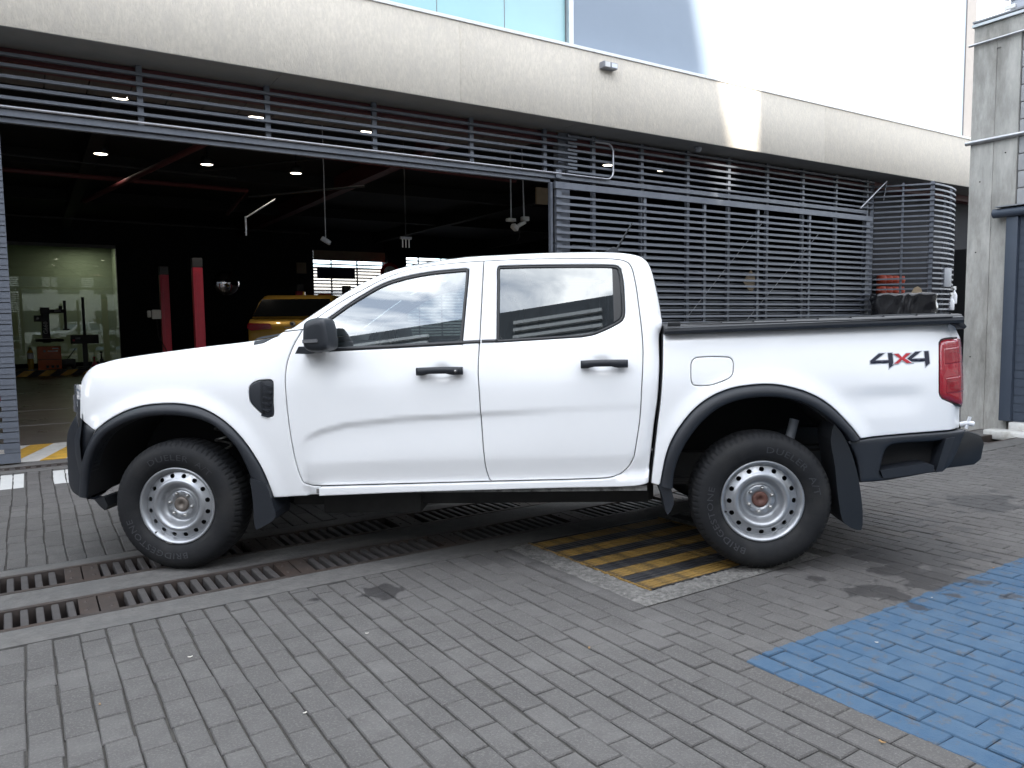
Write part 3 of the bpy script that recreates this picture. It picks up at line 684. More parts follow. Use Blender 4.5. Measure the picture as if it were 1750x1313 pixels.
for i in range(11):
    for j in range(6):
        o = bpy.data.objects.new('block', blk); COL.objects.link(o); o.parent = rb; o.location = (XC+.045, 4.25-j*.4-(.2 if i % 2 else 0), 2.72+i*.2-.1)
    if i % 2:
        o = bpy.data.objects.new('block', blk); COL.objects.link(o); o.parent = rb; o.location = (XC+.045, 4.352, 2.72+i*.2-.1); o.scale = (1, .49, 1)
dr = MB(); dr.bb((XC-.10, 4.37, .14), (XC+.055, 4.50, 2.58)); dr.build('door_frame', M_DOORB, rb, bevel=.008)
MB().bb((XC-.04, 2.2, .14), (XC+.056, 4.368, 2.58)).build('door_leaf', M_DOORB, rb)
for k in range(24): MB().bb((XC-.046, 2.2, .16+k*.1), (XC-.041, 4.366, .245+k*.1)).build('door_rib', M_DOORB, rb)
MB().tube([(XC-.10, 4.64, 2.635), (XC-.10, 2.2, 2.635)], .055, 12).build('roller_tube', M_DOORB, rb)
MB().bb((XC-.16, 2.2, 2.70), (XC+.06, 4.6, 2.712)).build('rain_cover', M_GREYBOX, rb)
for (a, c) in ((3.95, 4.36), (3.53, 3.945), (3.1, 3.525)):
    MB().bb((XC-.16, a, -.02), (XC+.06, c-.003, .135)).build('step_tile', M_TILE, rb, bevel=.004, seg=1)
for (a, c) in ((4.02, 4.52), (3.5, 4.015), (3.0, 3.495)):
    MB().bb((XC-.42, a, -.05), (XC-.165, c-.003, .045+gz(3.8))).build('step_tile', M_TILE, rb, bevel=.006, seg=1)
for (y, z) in ((4.86, 3.06), (4.58, 3.36), (4.55, 2.62), (4.88, 2.2), (4.53, 1.55), (4.9, .9)): MB().lathe([(0, -.002), (.009, -.002), (.009, .004)], (XC, y, z), axis='X', n=8).build('tie_hole', M_BLACK, rb)
# a brick and siding block stands on the roof behind
tw = thing('roof_block', 'pale siding and terracotta brick block rising behind the concrete cornice at top right', 'building', (0, 0, 0))
for k in range(20):
    if k > 4: break
    MB().bb((XC+.9, 1.0, 5.1+k*.115), (XC+4, 5.0, 5.208+k*.115)).build('siding_board', M_SIDING, tw)
    MB().bb((XC+.86, 4.93, 5.115+k*.115), (XC+.898, 5.06, 5.165+k*.115)).build('corner_clip', M_FLASH, tw)
for k in range(3):
    for j in range(8): MB().bb((XC+.80, 1.2+j*.4+(.2 if k % 2 else 0), 5.30+k*.16), (XC+.897, 1.59+j*.4+(.2 if k % 2 else 0), 5.45+k*.16)).build('brick', M_TERRA, tw)
MB().bb((XC+.5, -6, 4.93), (XC+6, 4.98, 5.09)).build('roof_slab', M_CONC, tw)

# ---- office block across the yard: keeps the yard in shade, its stepped roofline leaves the strip of sun
ob = thing('office_block', 'tall beige office block across the yard, mirrored in the truck windows', 'building')
M_SLATE = mat('slate_render_across', (.11, .12, .13), rough=.8, var=.1, vscale=1)
for (x0, x1, h) in ((-46, -6.2, 14.3), (-6.197, 7.06, 15.7), (7.063, 8.737, 11.0), (8.74, 44, 12.86)):
    if x0 < -40:
        wa = math.atan2(-.34, .94); wd = Vector((-.94, .34, 0)); wn = Vector((.34, .94, 0)); w0 = Vector((-6.3, -16.05, 0))
        c_ = w0+wd*17-wn*7; MB().box((c_.x, c_.y, h/2), (34, 14, h), rz=wa).build('block_wing', M_SLATE, ob)
        for q in range(4):
            for k in range(25):
                c_ = w0+wd*(5.2+q*7.4)+wn*.08; MB().box((c_.x, c_.y, 5.0+k*.36), (3.6, .15, .15), rz=wa).build('louvre', M_FLASH, ob)
            c_ = w0+wd*(8.8+q*7.4)+wn*.06; MB().box((c_.x, c_.y, 11.9), (2.6, .12, 1.5), rz=wa).build('window', M_OFFW, ob)
        MB().bb((-20, -2, 0), (-11.5, 8.8, 5.0)).build('block_wing', M_SLATE, ob)  # unseen side wing, added only to darken the ground beneath the truck
        continue
    MB().bb((x0, -32, 0), (x1, -16, h)).build('block_wing', M_OFFICE, ob)
    n = max(1, int((x1-x0)/2.6)); st = (x1-x0)/n
    for i in range(n):
        for k in range(int((h-2)/3.1)):
            MB().bb((x0+st*(i+.2), -15.998, 1.2+k*3.1), (x0+st*(i+.8), -15.94, 2.9+k*3.1)).build('window', M_OFFW, ob)

# pale wall added behind the workshop to dim the sky in the back louvres
bwall = thing('dimming_wall', 'pale wall added outside the louvred back windows of the garage to dim their daylight', 'wall')
MB().bb((2, 36, 0), (34, 36.3, 4.15)).build('wall', M_OFFICE, bwall); MB().bb((2, 35.95, 4.152), (34, 36.35, 4.22)).build('coping', M_CONC_SOF, bwall)
TR_hoodtop = [[-0.6063, 1.0912], [-0.5925, 1.1147], [-0.5495, 1.157], [-0.4984, 1.1837], [-0.4502, 1.1946], [-0.381, 1.2105], [-0.3149, 1.2214], [-0.091, 1.248], [-0.0292, 1.2549], [0.1489, 1.2734], [0.4418, 1.3013], [0.5871, 1.3227]]
TR_cowlcorner = [[0.459, 1.2976], [0.5872, 1.321], [0.5176, 1.2848], [0.4636, 1.2761]]
TR_hoodcrown = [[-0.9195, 1.1854], [-0.8384, 1.2038], [-0.4887, 1.2444], [-0.1887, 1.2736], [0.1004, 1.3011], [0.2606, 1.3227]]
TR_apillar = [[0.5872, 1.3194], [0.6335, 1.3463], [0.8068, 1.4595], [0.9808, 1.569], [1.0874, 1.6252], [1.1943, 1.67], [1.3169, 1.7045], [1.5312, 1.7358], [1.6993, 1.7506], [1.8884, 1.7556], [1.9921, 1.7579], [2.2174, 1.7586], [2.4408, 1.7533], [2.552, 1.7454], [2.6257, 1.7318], [2.6683, 1.7153], [2.6968, 1.6881], [2.7202, 1.6313], [2.7416, 1.5265], [2.7587, 1.4155], [2.7635, 1.3568], [2.7583, 1.3133], [2.7458, 1.284], [2.739, 1.1117], [2.7245, 0.9316], [2.7072, 0.8143], [2.6734, 0.5276], [2.6679, 0.4771]]
TR_sillbot = [[2.6679, 0.4738], [2.6235, 0.4597], [2.1535, 0.4489], [1.4063, 0.4341], [0.8217, 0.4152]]
TR_sillfront = [[0.8217, 0.4152], [0.8252, 0.4671]]
TR_fdoorgap = [[0.8254, 0.4688], [0.7789, 0.4717], [0.7398, 0.4895], [0.7201, 0.5307], [0.7023, 0.6008], [0.6861, 0.7044], [0.6713, 0.8526], [0.663, 0.9882], [0.6591, 1.0995], [0.668, 1.1773], [0.6987, 1.2662], [0.7483, 1.3567]]
TR_fdoortop = [[0.7483, 1.3567], [0.8349, 1.4246], [0.9824, 1.5193], [1.0888, 1.5736], [1.1653, 1.6129], [1.241, 1.6454], [1.3556, 1.6808], [1.5084, 1.703], [1.6608, 1.7129], [1.7787, 1.7169]]
TR_bgap = [[1.7787, 1.7169], [1.767, 1.5017], [1.7558, 1.2862], [1.7483, 1.1688], [1.7458, 1.0964], [1.7508, 0.9864], [1.7574, 0.8294], [1.7678, 0.633], [1.7756, 0.5566], [1.7926, 0.4963], [1.7995, 0.4881]]
TR_fdoorbot = [[1.7994, 0.4861], [1.2559, 0.4765], [0.8254, 0.4688]]
TR_rdoorbot = [[1.7994, 0.4861], [2.3025, 0.4942], [2.4498, 0.501], [2.4882, 0.5105], [2.5223, 0.526], [2.5661, 0.5706], [2.5906, 0.6226]]
TR_rdoorrear = [[2.5906, 0.6226], [2.6071, 0.7196], [2.6229, 0.8252], [2.6358, 1.006], [2.6463, 1.1495], [2.6486, 1.2144], [2.6454, 1.3014], [2.6357, 1.4188], [2.6226, 1.552], [2.6035, 1.6493], [2.5869, 1.6793], [2.5536, 1.6968]]
TR_rdoortop = [[2.5536, 1.6968], [2.5132, 1.7041], [2.2912, 1.715], [1.9917, 1.7195], [1.7787, 1.7169]]
TR_fwin_top = [[0.8848, 1.4078], [0.9837, 1.478], [1.0896, 1.5429], [1.2026, 1.6017], [1.3181, 1.6364], [1.4698, 1.6616], [1.6231, 1.6727], [1.6795, 1.6759]]
TR_fwin_rear = [[1.6795, 1.6759], [1.6912, 1.6706], [1.6929, 1.6539], [1.6769, 1.4661], [1.658, 1.2536]]
TR_fwin_bot = [[1.658, 1.2536], [1.3627, 1.2442], [1.0978, 1.2372], [0.8997, 1.2316]]
TR_fwin_front = [[0.8997, 1.2316], [0.8847, 1.3156], [0.8848, 1.4078]]
TR_rwin = [[[1.8649, 1.6839], [2.0656, 1.683], [2.281, 1.6783], [2.4915, 1.6698], [2.5267, 1.6631], [2.5411, 1.6495]], [[2.5411, 1.6495], [2.5532, 1.584], [2.5575, 1.4799], [2.557, 1.406], [2.553, 1.3814], [2.5428, 1.3624], [2.5019, 1.3362], [2.4283, 1.3035], [2.3846, 1.2879], [2.3182, 1.2767]], [[2.3182, 1.2767], [2.0613, 1.2668], [1.8501, 1.2588]], [[1.8501, 1.2588], [1.8546, 1.5742], [1.8569, 1.6722], [1.8649, 1.6839]]]
TR_belt = [[0.8997, 1.2316], [1.0978, 1.2372], [1.3627, 1.2442], [1.658, 1.2536], [1.7558, 1.2562]]
TR_qpanel = [[2.4946, 1.6658], [2.4939, 1.3252]]
TR_fflare_o = [[-0.6463, 0.4154], [-0.6138, 0.554], [-0.5806, 0.6293], [-0.5326, 0.7151], [-0.4614, 0.8055], [-0.3771, 0.8632], [-0.2785, 0.9136], [-0.1703, 0.9462], [-0.0395, 0.9585], [0.0769, 0.9532], [0.1817, 0.9288], [0.2727, 0.8815], [0.3509, 0.8179], [0.4163, 0.7426], [0.4684, 0.6613], [0.5093, 0.5797], [0.5421, 0.4857], [0.5615, 0.4092]]
TR_fflare_i = [[-0.558, 0.4151], [-0.5348, 0.5367], [-0.5048, 0.6228], [-0.4573, 0.7063], [-0.3826, 0.7885], [-0.2947, 0.8392], [-0.1976, 0.8755], [-0.0904, 0.8912], [0.0276, 0.8915], [0.1442, 0.875], [0.2359, 0.8423], [0.3027, 0.79], [0.3785, 0.7029], [0.4186, 0.6157], [0.4468, 0.5337], [0.4649, 0.4748], [0.473, 0.403]]
TR_fguard = [[0.4468, 0.5337], [0.4565, 0.4101], [0.4684, 0.2372], [0.4938, 0.2477], [0.5831, 0.3075], [0.5615, 0.4092], [0.5393, 0.4889]]
TR_bumper_o = [[-0.6551, 0.8909], [-0.8097, 0.7503], [-0.8489, 0.62], [-0.8581, 0.454], [-0.8004, 0.4077], [-0.5906, 0.3915], [-0.4963, 0.3942]]
TR_bumper_top = [[-0.5939, 0.8764], [-0.527, 0.8377], [-0.4609, 0.8113]]
TR_spoil = [[-0.4963, 0.3942], [-0.4703, 0.2941], [-0.4384, 0.3486]]
TR_fenderfront = [[-0.6063, 1.0912], [-0.5846, 1.0688], [-0.5939, 0.8764]]
TR_headlight = [[-0.6462, 1.073], [-0.5955, 1.08], [-0.5933, 0.8826], [-0.6927, 0.7931]]
TR_drl = [[-0.6856, 1.0085], [-0.6441, 1.015], [-0.6544, 0.8965], [-0.6882, 0.9064]]
TR_bedtop = [[2.7616, 1.2875], [3.28, 1.2957], [3.8925, 1.3048], [4.3087, 1.3106]]
TR_bedrear1 = [[4.3087, 1.3106], [4.341, 1.2691], [4.3618, 1.2311]]
TR_bedrear2 = [[4.3405, 0.8643], [4.349, 0.7832], [4.3506, 0.7402]]
TR_bedbot = [[4.3506, 0.7402], [4.0535, 0.7271], [3.7791, 0.7047]]
TR_bedfront = [[2.6803, 0.4704], [2.6866, 0.5275], [2.721, 0.8141], [2.7364, 0.9314], [2.7508, 1.1115], [2.7578, 1.2394], [2.7616, 1.2875]]
TR_rflare_o = [[2.7276, 0.4589], [2.7438, 0.5495], [2.7599, 0.6276], [2.7924, 0.7156], [2.8465, 0.8025], [2.9112, 0.8777], [2.9967, 0.9413], [3.1031, 0.9846], [3.2193, 1.0018], [3.3244, 1.0022], [3.4288, 0.9815], [3.5326, 0.9421], [3.6163, 0.8875], [3.6784, 0.8271], [3.7315, 0.7672], [3.7794, 0.7037]]
TR_rflare_i = [[2.7944, 0.446], [2.8034, 0.5373], [2.8352, 0.6376], [2.8837, 0.7252], [2.9533, 0.812], [3.0386, 0.8812], [3.1448, 0.9225], [3.261, 0.9365], [3.3764, 0.9293], [3.4809, 0.9002], [3.5746, 0.8451], [3.6483, 0.7845], [3.701, 0.7298], [3.723, 0.6941]]
TR_taillight = [[4.1917, 1.0369], [4.2067, 1.2024], [4.2171, 1.2161], [4.2413, 1.2232], [4.3006, 1.2262], [4.3588, 1.2278], [4.3806, 1.1975], [4.3837, 1.1382], [4.3806, 1.0652], [4.3696, 0.9721], [4.3379, 0.8623], [4.3022, 0.8685], [4.2092, 0.9067], [4.1953, 0.9239], [4.1906, 0.9445]]
TR_decal = [[3.8412, 1.1617], [4.1443, 1.0628]]
TR_fuel = [[2.8998, 1.0793], [2.9049, 1.1261], [2.9182, 1.1446], [2.939, 1.1519], [3.0768, 1.1521], [3.1106, 1.1467], [3.1238, 1.1277], [3.121, 1.0686], [3.1123, 1.0501], [3.0934, 1.0364], [3.0081, 1.0058], [2.969, 1.0012], [2.9337, 1.0019], [2.9102, 1.0071], [2.9012, 1.0242]]
TR_fhandle = [[1.4102, 1.132], [1.6667, 1.0884]]
TR_rhandle = [[2.3081, 1.1529], [2.56, 1.1082]]
TR_fvent = [[0.4517, 1.0202], [0.4565, 1.0443], [0.4732, 1.0616], [0.4999, 1.0744], [0.5268, 1.0788], [0.5774, 1.0778], [0.5863, 1.0711], [0.5877, 0.9469], [0.5863, 0.8843], [0.5792, 0.8746], [0.5541, 0.8717], [0.5355, 0.8786], [0.4643, 0.949], [0.455, 0.9689]]
TR_mirror = [[0.8446, 1.3653], [0.8502, 1.39], [0.8719, 1.405], [0.9232, 1.4149], [0.9528, 1.4092], [0.9645, 1.3872], [0.978, 1.2564], [0.9711, 1.2441], [0.9369, 1.2333], [0.869, 1.2386], [0.8503, 1.25], [0.8406, 1.2751]]
TR_mirbase = [[0.7635, 1.225], [0.7851, 1.2635], [0.8868, 1.2352], [0.8631, 1.2244]]
TR_cover = [[2.7649, 1.3676], [3.7251, 1.3755], [4.2472, 1.3645], [4.3075, 1.3119]]
TR_rbump = [[3.7161, 0.691], [3.7825, 0.7011], [4.0536, 0.724], [4.346, 0.7357], [4.3964, 0.7116], [4.4253, 0.687], [4.4311, 0.6577], [4.4193, 0.5718], [4.3992, 0.5509], [4.3618, 0.538], [4.1276, 0.5129], [4.0334, 0.4969], [3.9013, 0.4757], [3.7799, 0.4672], [3.757, 0.5757]]
TR_rpocket = [[3.8807, 0.5228], [3.901, 0.6154], [3.9148, 0.6502], [3.9413, 0.6689], [4.2088, 0.6864], [4.1932, 0.6], [4.1804, 0.5398], [4.1455, 0.5315], [3.9423, 0.5028], [3.8939, 0.5001]]
TR_rflap = [[3.6425, 0.7868], [3.6796, 0.7421], [3.7241, 0.6528], [3.7583, 0.5435], [3.7827, 0.4133], [3.7938, 0.2806], [3.7863, 0.2132], [3.7615, 0.2133], [3.6969, 0.2527], [3.6678, 0.3815], [3.6479, 0.5609], [3.6256, 0.705]]
TR_antenna = [[2.4836, 1.833], [2.5788, 1.83], [2.5676, 1.8455], [2.6761, 2.0009]]
TR_crease = [[0.7389, 0.7163], [0.7748, 0.7558], [0.8434, 0.7879], [0.9952, 0.8251], [1.2939, 0.8531], [1.7512, 0.8732], [2.0092, 0.8834], [2.3917, 0.9025]]
TR_crease2 = [[0.8331, 0.6113], [1.3498, 0.6184], [2.5779, 0.626]]
TR_bedcrease = [[3.7805, 0.9562], [3.9904, 0.9647], [4.1261, 0.9726]]
TR_frontwheel = [[-0.0, 0.37], [0.0171, 0.3665]]
TR_rearwheel = [[3.2722, 0.37]]
TR_ftyre = [[-0.3923, 0.3901], [0.022, 0.7503], [-0.0211, 0.0052]]
TR_rtyre = [[2.889, 0.3635], [3.2725, 0.7423], [3.2718, 0.0058], [3.6441, 0.3574]]
# ================================================================== PICKUP TRUCK (local frame: x rearwards from the front axle, y towards the far side, z up)
TW = 1.86
truck = thing('pickup_truck', 'white double cab pickup truck with black trim and steel wheels, parked across the drains', 'pickup truck', (0.67010, 4.60275, 0.0070))
truck.rotation_euler = (-0.008727, -0.012536, -0.640084)

def ysurf(x, z):
    y = .012*((z-.88)/.3)**2 if z < .88 else 0.0
    t = z-1.04
    y += .245*(t+math.sqrt(t*t+.004))/2
    if x < -.35: y += .34*((-.35-x)/.55)**2
    if x > 4.05: y += .10*((x-4.05)/.4)**2
    return y

def spline(pts, sp=.012):
    """Catmull-Rom through a traced run of points, resampled at about sp"""
    P = [np.array(p, float) for p in pts]
    if len(P) == 2: P = [P[0], (P[0]*2+P[1])/3, (P[0]+P[1]*2)/3, P[1]]
    E = [2*P[0]-P[1]] + P + [2*P[-1]-P[-2]]
    out_ = []
    for i in range(1, len(E)-2):
        p0, p1, p2, p3 = E[i-1:i+3]
        d01, d12, d23 = [max(1e-6, np.linalg.norm(b-a))**.5 for a, b in ((p0, p1), (p1, p2), (p2, p3))]
        t0, t1 = 0, d01; t2 = t1+d12; t3 = t2+d23
        n = max(1, int(np.linalg.norm(p2-p1)/sp))
        for k in range(n):
            t = t1+(t2-t1)*k/n
            A1 = (t1-t)/(t1-t0)*p0+(t-t0)/(t1-t0)*p1; A2 = (t2-t)/(t2-t1)*p1+(t-t1)/(t2-t1)*p2; A3 = (t3-t)/(t3-t2)*p2+(t-t2)/(t3-t2)*p3
            B1 = (t2-t)/(t2-t0)*A1+(t-t0)/(t2-t0)*A2; B2 = (t3-t)/(t3-t1)*A2+(t-t1)/(t3-t1)*A3
            out_.append((t2-t)/(t2-t1)*B1+(t-t1)/(t2-t1)*B2)
    out_.append(P[-1])
    return out_

def outline(segs, sp=.012):
    L = []
    for s in segs:
        q = spline(s, sp)
        for p in q:
            if not L or np.linalg.norm(L[-1]-p) > .002: L.append(p)
    while np.linalg.norm(L[0]-L[-1]) < .003: L.pop()
    A = np.array(L)
    area = .5*np.sum(A[:, 0]*np.roll(A[:, 1], -1)-np.roll(A[:, 0], -1)*A[:, 1])
    return A if area > 0 else A[::-1].copy()

def offset(A, d):
    """move a counter-clockwise outline inwards by d"""
    e1 = A-np.roll(A, 1, 0); e2 = np.roll(A, -1, 0)-A
    n1 = np.stack([-e1[:, 1], e1[:, 0]], 1); n1 /= np.linalg.norm(n1, axis=1)[:, None]+1e-9
    n2 = np.stack([-e2[:, 1], e2[:, 0]], 1); n2 /= np.linalg.norm(n2, axis=1)[:, None]+1e-9
    n = n1+n2; l = np.linalg.norm(n, axis=1)[:, None]; n = n/np.maximum(l, 1e-6)
    k = 1/np.maximum(.4, (n*n1).sum(1))[:, None]
    return A+n*d*k

def dist(P, loops):
    best = np.full(len(P), 1e9)
    for A in loops:
        a = A; b = np.roll(A, -1, 0); ab = b-a; l2 = (ab**2).sum(1)+1e-12
        for i0 in range(0, len(P), 400):
            p = P[i0:i0+400, None, :]
            t = np.clip(((p-a)*ab).sum(2)/l2, 0, 1)
            d = np.sqrt((((a+t[:, :, None]*ab)-p)**2).sum(2)).min(1)
            best[i0:i0+400] = np.minimum(best[i0:i0+400], d)
    return best

def inside(P, A):
    x, y = P[:, 0][:, None], P[:, 1][:, None]; a = A; b = np.roll(A, -1, 0)
    c = ((a[:, 1] > y) != (b[:, 1] > y)) & (x < (b[:, 0]-a[:, 0])*(y-a[:, 1])/(b[:, 1]-a[:, 1]+1e-12)+a[:, 0])
    return (c.sum(1) % 2) == 1

def panel_mesh(name, outer, holes, yfn, roll=.006, inset=.0022, depth=.03, sp=.035):
    O = offset(outer, inset); Hs = [offset(h, -inset) for h in holes]
    loops = [O]+Hs; pts = []; edges = []
    for A in loops:
        b = len(pts); pts += [tuple(p) for p in A]; n = len(A); edges += [(b+i, b+(i+1) % n) for i in range(n)]
    nb = len(pts)
    extra = []
    for d in (.0016, .0042, .009):
        for q, A in enumerate(loops):
            B = offset(A, d if q == 0 else -d); extra += list(B[::1])
    ex = np.array(extra); dd = dist(ex, loops); ok = np.concatenate([np.full(sum(len(A) for A in loops), d) for d in (.0016, .0042, .009)])
    ins = inside(ex, O)
    for h in Hs: ins &= ~inside(ex, h)
    ex = ex[(dd > ok*.85) & ins]
    x0, z0 = O.min(0); x1, z1 = O.max(0)
    gx, gzz = np.meshgrid(np.arange(x0, x1, sp), np.arange(z0, z1, sp)); G = np.stack([gx.ravel()+((np.arange(gx.size)//gx.shape[1]) % 2)*sp*.5, gzz.ravel()], 1)
    ins = inside(G, O)
    for h in Hs: ins &= ~inside(G, h)
    G = G[ins]; G = G[dist(G, loops) > .014] if len(G) else G
    allp_ = [Vector(p) for p in pts]+[Vector(p) for p in ex]+[Vector(p) for p in G]
    vo, eo, fo, ov, oe, of = delaunay_2d_cdt(allp_, edges, [], 0, 1e-5)
    V2 = np.array([(v.x, v.y) for v in vo])
    Cn = np.array([V2[list(f)].mean(0) for f in fo])
    ok = inside(Cn, O)
    for h in Hs: ok &= ~inside(Cn, h)
    D = dist(V2, loops)
    Y = np.array([yfn(p[0], p[1]) for p in V2])
    r = roll
    if r > 0:
        m = D < r; Y[m] += r-np.sqrt(np.maximum(0, r*r-(r-D[m])**2))
    verts = [(V2[i, 0], Y[i], V2[i, 1]) for i in range(len(V2))]
    faces = []
    for f, k in zip(fo, ok):
        if not k: continue
        a, b, c = [V2[i] for i in f[:3]]
        cr = (b[0]-a[0])*(c[1]-a[1])-(b[1]-a[1])*(c[0]-a[0])
        faces.append(tuple(f) if cr > 0 else tuple(f)[::-1])      # seen from -y
    smooth = [True]*len(faces)
    # return edge into the gap
    be = {}
    for f in faces:
        for i in range(3):
            e = (f[i], f[(i+1) % 3])
            if (e[1], e[0]) in be: del be[(e[1], e[0])]
            else: be[e] = 1
    mp = {}
    def dup_(i, dy):
        k = (i, dy)
        if k not in mp: mp[k] = len(verts); x, y, z = verts[i]; verts.append((x, y+dy, z))
        return mp[k]
    for (a, b) in be:
        faces.append((b, a, dup_(a, depth), dup_(b, depth))); smooth.append(False)
    used = sorted({i for f in faces for i in f}); rm = {o: n for n, o in enumerate(used)}
    me = bpy.data.meshes.new(name); me.from_pydata([verts[i] for i in used], [], [tuple(rm[i] for i in f) for f in faces]); me.polygons.foreach_set('use_smooth', smooth); me.update()
    return me

def mirror_mesh(me):
    m2 = me.copy()
    bm = bmesh.new(); bm.from_mesh(m2)
    for v in bm.verts: v.co.y = TW-v.co.y
    bmesh.ops.reverse_faces(bm, faces=bm.faces[:]); bm.to_mesh(m2); bm.free(); m2.update(); return m2

def both(name, me, m, parents=None):
    """near side and far side copies; parents = (near, far)"""
    a = link_mesh(name, me, m, parents[0] if parents else truck)
    b = link_mesh(name, mirror_mesh(me), m, parents[1] if parents else truck)
    return a, b

def interp(pts, x):
    return float(np.interp(x, [p[0] for p in pts], [p[1] for p in pts]))

FL_F = np.array(spline(TR_fflare_o, .03)); FL_R = np.array(spline(TR_rflare_o, .03))
def near_poly(x, z, P):
    a = P[:-1]; ab = P[1:]-a; q = np.array((x, z))-a
    t = np.clip((q*ab).sum(1)/((ab**2).sum(1)+1e-12), 0, 1)
    return float(np.sqrt(((q-t[:, None]*ab)**2).sum(1)).min())
def sst(a, b, t):
    t = min(1, max(0, (t-a)/(b-a))); return t*t*(3-2*t)
CR = sorted(TR_crease)
def body_y(x, z):
    y = ysurf(x, z)
    # shoulder ridge under the glass and the scooped door side
    if .70 < x < 2.62 and z < 1.0:
        zc = interp(CR, x); t = zc-z
        A = .013*sst(.72, .84, x)*(1-sst(1.55, 2.35, x)*.75)
        if t > 0: y += A*min(1, t/.016)*(1-sst(.03, .24, t))
    if x > 3.55 and .80 < z < .99:
        t = interp(TR_bedcrease, x)-z; A = .010*sst(3.6, 3.85, x)*(1-sst(4.02, 4.15, x))
        if t > 0: y += A*min(1, t/.02)*(1-sst(.04, .16, t))
    if .75 < x < 2.66:
        z2 = .606+.0115*(x-.83)
        if z < z2: y += .15*(z2-z)
    # lip that swells towards the wheel arches
    d = 1e9
    if x < .75: d = near_poly(x, z, FL_F)
    elif x > 2.55: d = near_poly(x, z, FL_R)
    if d < .16: y -= .020*(1-sst(.0, .085, d))
    # bowls behind the door handles
    for hx, hz in ((1.545, 1.105), (2.425, 1.127)):
        e = ((x-hx)/.062)**2+((z-hz)/.046)**2
        if e < 1: y += .016*(1-e)**1.2*min(1, (1-e)*3)
    return y

# ---- white side panels
F_GAP = TR_fdoorgap; arch_f = TR_fflare_o
W_F = outline([TR_fwin_front, TR_fwin_top, TR_fwin_rear, TR_fwin_bot])
W_R = outline(TR_rwin)
fd_out = outline([F_GAP, TR_fdoortop, TR_bgap, TR_fdoorbot])
rd_out = outline([TR_bgap, TR_rdoorbot, TR_rdoorrear, TR_rdoortop])
fd = both('front_door', panel_mesh('front_door', fd_out, [W_F], body_y, sp=.017), M_WHITE)
rd = both('rear_door', panel_mesh('rear_door', rd_out, [W_R], body_y, sp=.017), M_WHITE)
# cab side: pillar and roof rail, rear pillar, sill
ap = TR_apillar
i_rear = len(ap)-1
cab_out = outline([ap, TR_sillbot, TR_sillfront, list(reversed(TR_fdoorbot)), ])
# the door aperture runs back along the inner edge
chain = []
for s in (ap, TR_sillbot, TR_sillfront, list(TR_rdoorbot)[:0]):
    if s: chain.append(s)
aper = [[TR_sillfront[-1], TR_fdoorbot[-1]], list(reversed(TR_fdoorbot)), TR_rdoorbot, TR_rdoorrear, TR_rdoortop, list(reversed(TR_fdoortop)), [TR_fdoortop[0], ap[1]]]
cab_out = outline([ap[1:], TR_sillbot, TR_sillfront]+aper)
ROOF = np.array(spline(ap[3:24], .03))
def cab_y(x, z):
    y = body_y(x, z)
    if z < .505 and .8 < x < 2.66: y = .010+.10*max(0, .44-z)
    if z > 1.36 or x > 2.62:
        d = near_poly(x, z, ROOF_E)
        R_ = .075 if z > 1.36 else .05
        if d < R_: y += R_-math.sqrt(max(0, R_*R_-(R_-d)**2))
    return y
ROOF_E = np.array(spline(ap, .02)[:]); ROOF_E = ROOF_E[ROOF_E[:, 1] > .55]
both('cab_side', panel_mesh('cab_side', cab_out, [], cab_y, roll=.004, sp=.028), M_WHITE)
# front wing
nose = TR_fenderfront
hood_edge = TR_hoodtop
wing_out = outline([list(reversed(nose)), hood_edge[:], [hood_edge[-1], ap[1]], [ap[1], F_GAP[-1]], list(reversed(F_GAP)), [F_GAP[0], TR_sillfront[0]], [TR_sillfront[0], TR_fflare_o[-1]], list(reversed(TR_fflare_o))[:-4], [TR_fflare_o[3], TR_bumper_top[-1]], list(reversed(TR_bumper_top)), [TR_bumper_top[0], nose[-1]]])
HE = np.array(spline(hood_edge, .02))
def wing_y(x, z):
    y = body_y(x, z); d = near_poly(x, z, HE); R_ = .07
    if d < R_: y += (R_-math.sqrt(max(0, R_*R_-(R_-d)**2)))*.8
    return y
VENT = outline([TR_fvent+[TR_fvent[0]]], .006)
both('front_wing', panel_mesh('front_wing', wing_out, [VENT], wing_y, roll=.005, sp=.03), M_WHITE)
both('cowl_corner', panel_mesh('cowl_corner', outline([[TR_cowlcorner[i], TR_cowlcorner[(i+1) % 4]] for i in range(4)]), [], lambda x, z: wing_y(x, z)-.004, roll=.003, inset=0, depth=.02, sp=.02), M_PLASTIC)
# load bed side
FUEL = outline([TR_fuel+[TR_fuel[0]]], .008)
TL = outline([TR_taillight+[TR_taillight[0]]], .01)
bed_out = outline([TR_bedfront, TR_bedtop, TR_bedrear1, [TR_bedrear1[-1], TR_taillight[5]], [TR_taillight[i] for i in (5, 4, 3, 2, 1)], [TR_taillight[i] for i in (1, 0, 14)], [TR_taillight[i] for i in (14, 13, 12)], [TR_taillight[i] for i in (12, 11, 10)], [TR_taillight[10], TR_bedrear2[0]], TR_bedrear2, TR_bedbot, list(reversed(TR_rflare_o)), [TR_rflare_o[0], TR_bedfront[0]]])
def clip_out(A): return A
tl_cut = outline([[(4.1906, .9445), TR_taillight[0], TR_taillight[1], TR_taillight[2], TR_taillight[3]], [TR_taillight[3], TR_taillight[5]], [TR_taillight[5], (4.372, 1.19)], [(4.372, 1.19), (4.366, .87)], [(4.366, .87), TR_taillight[10]], [TR_taillight[10], TR_taillight[11], TR_taillight[12], TR_taillight[13], (4.1906, .9445)]])
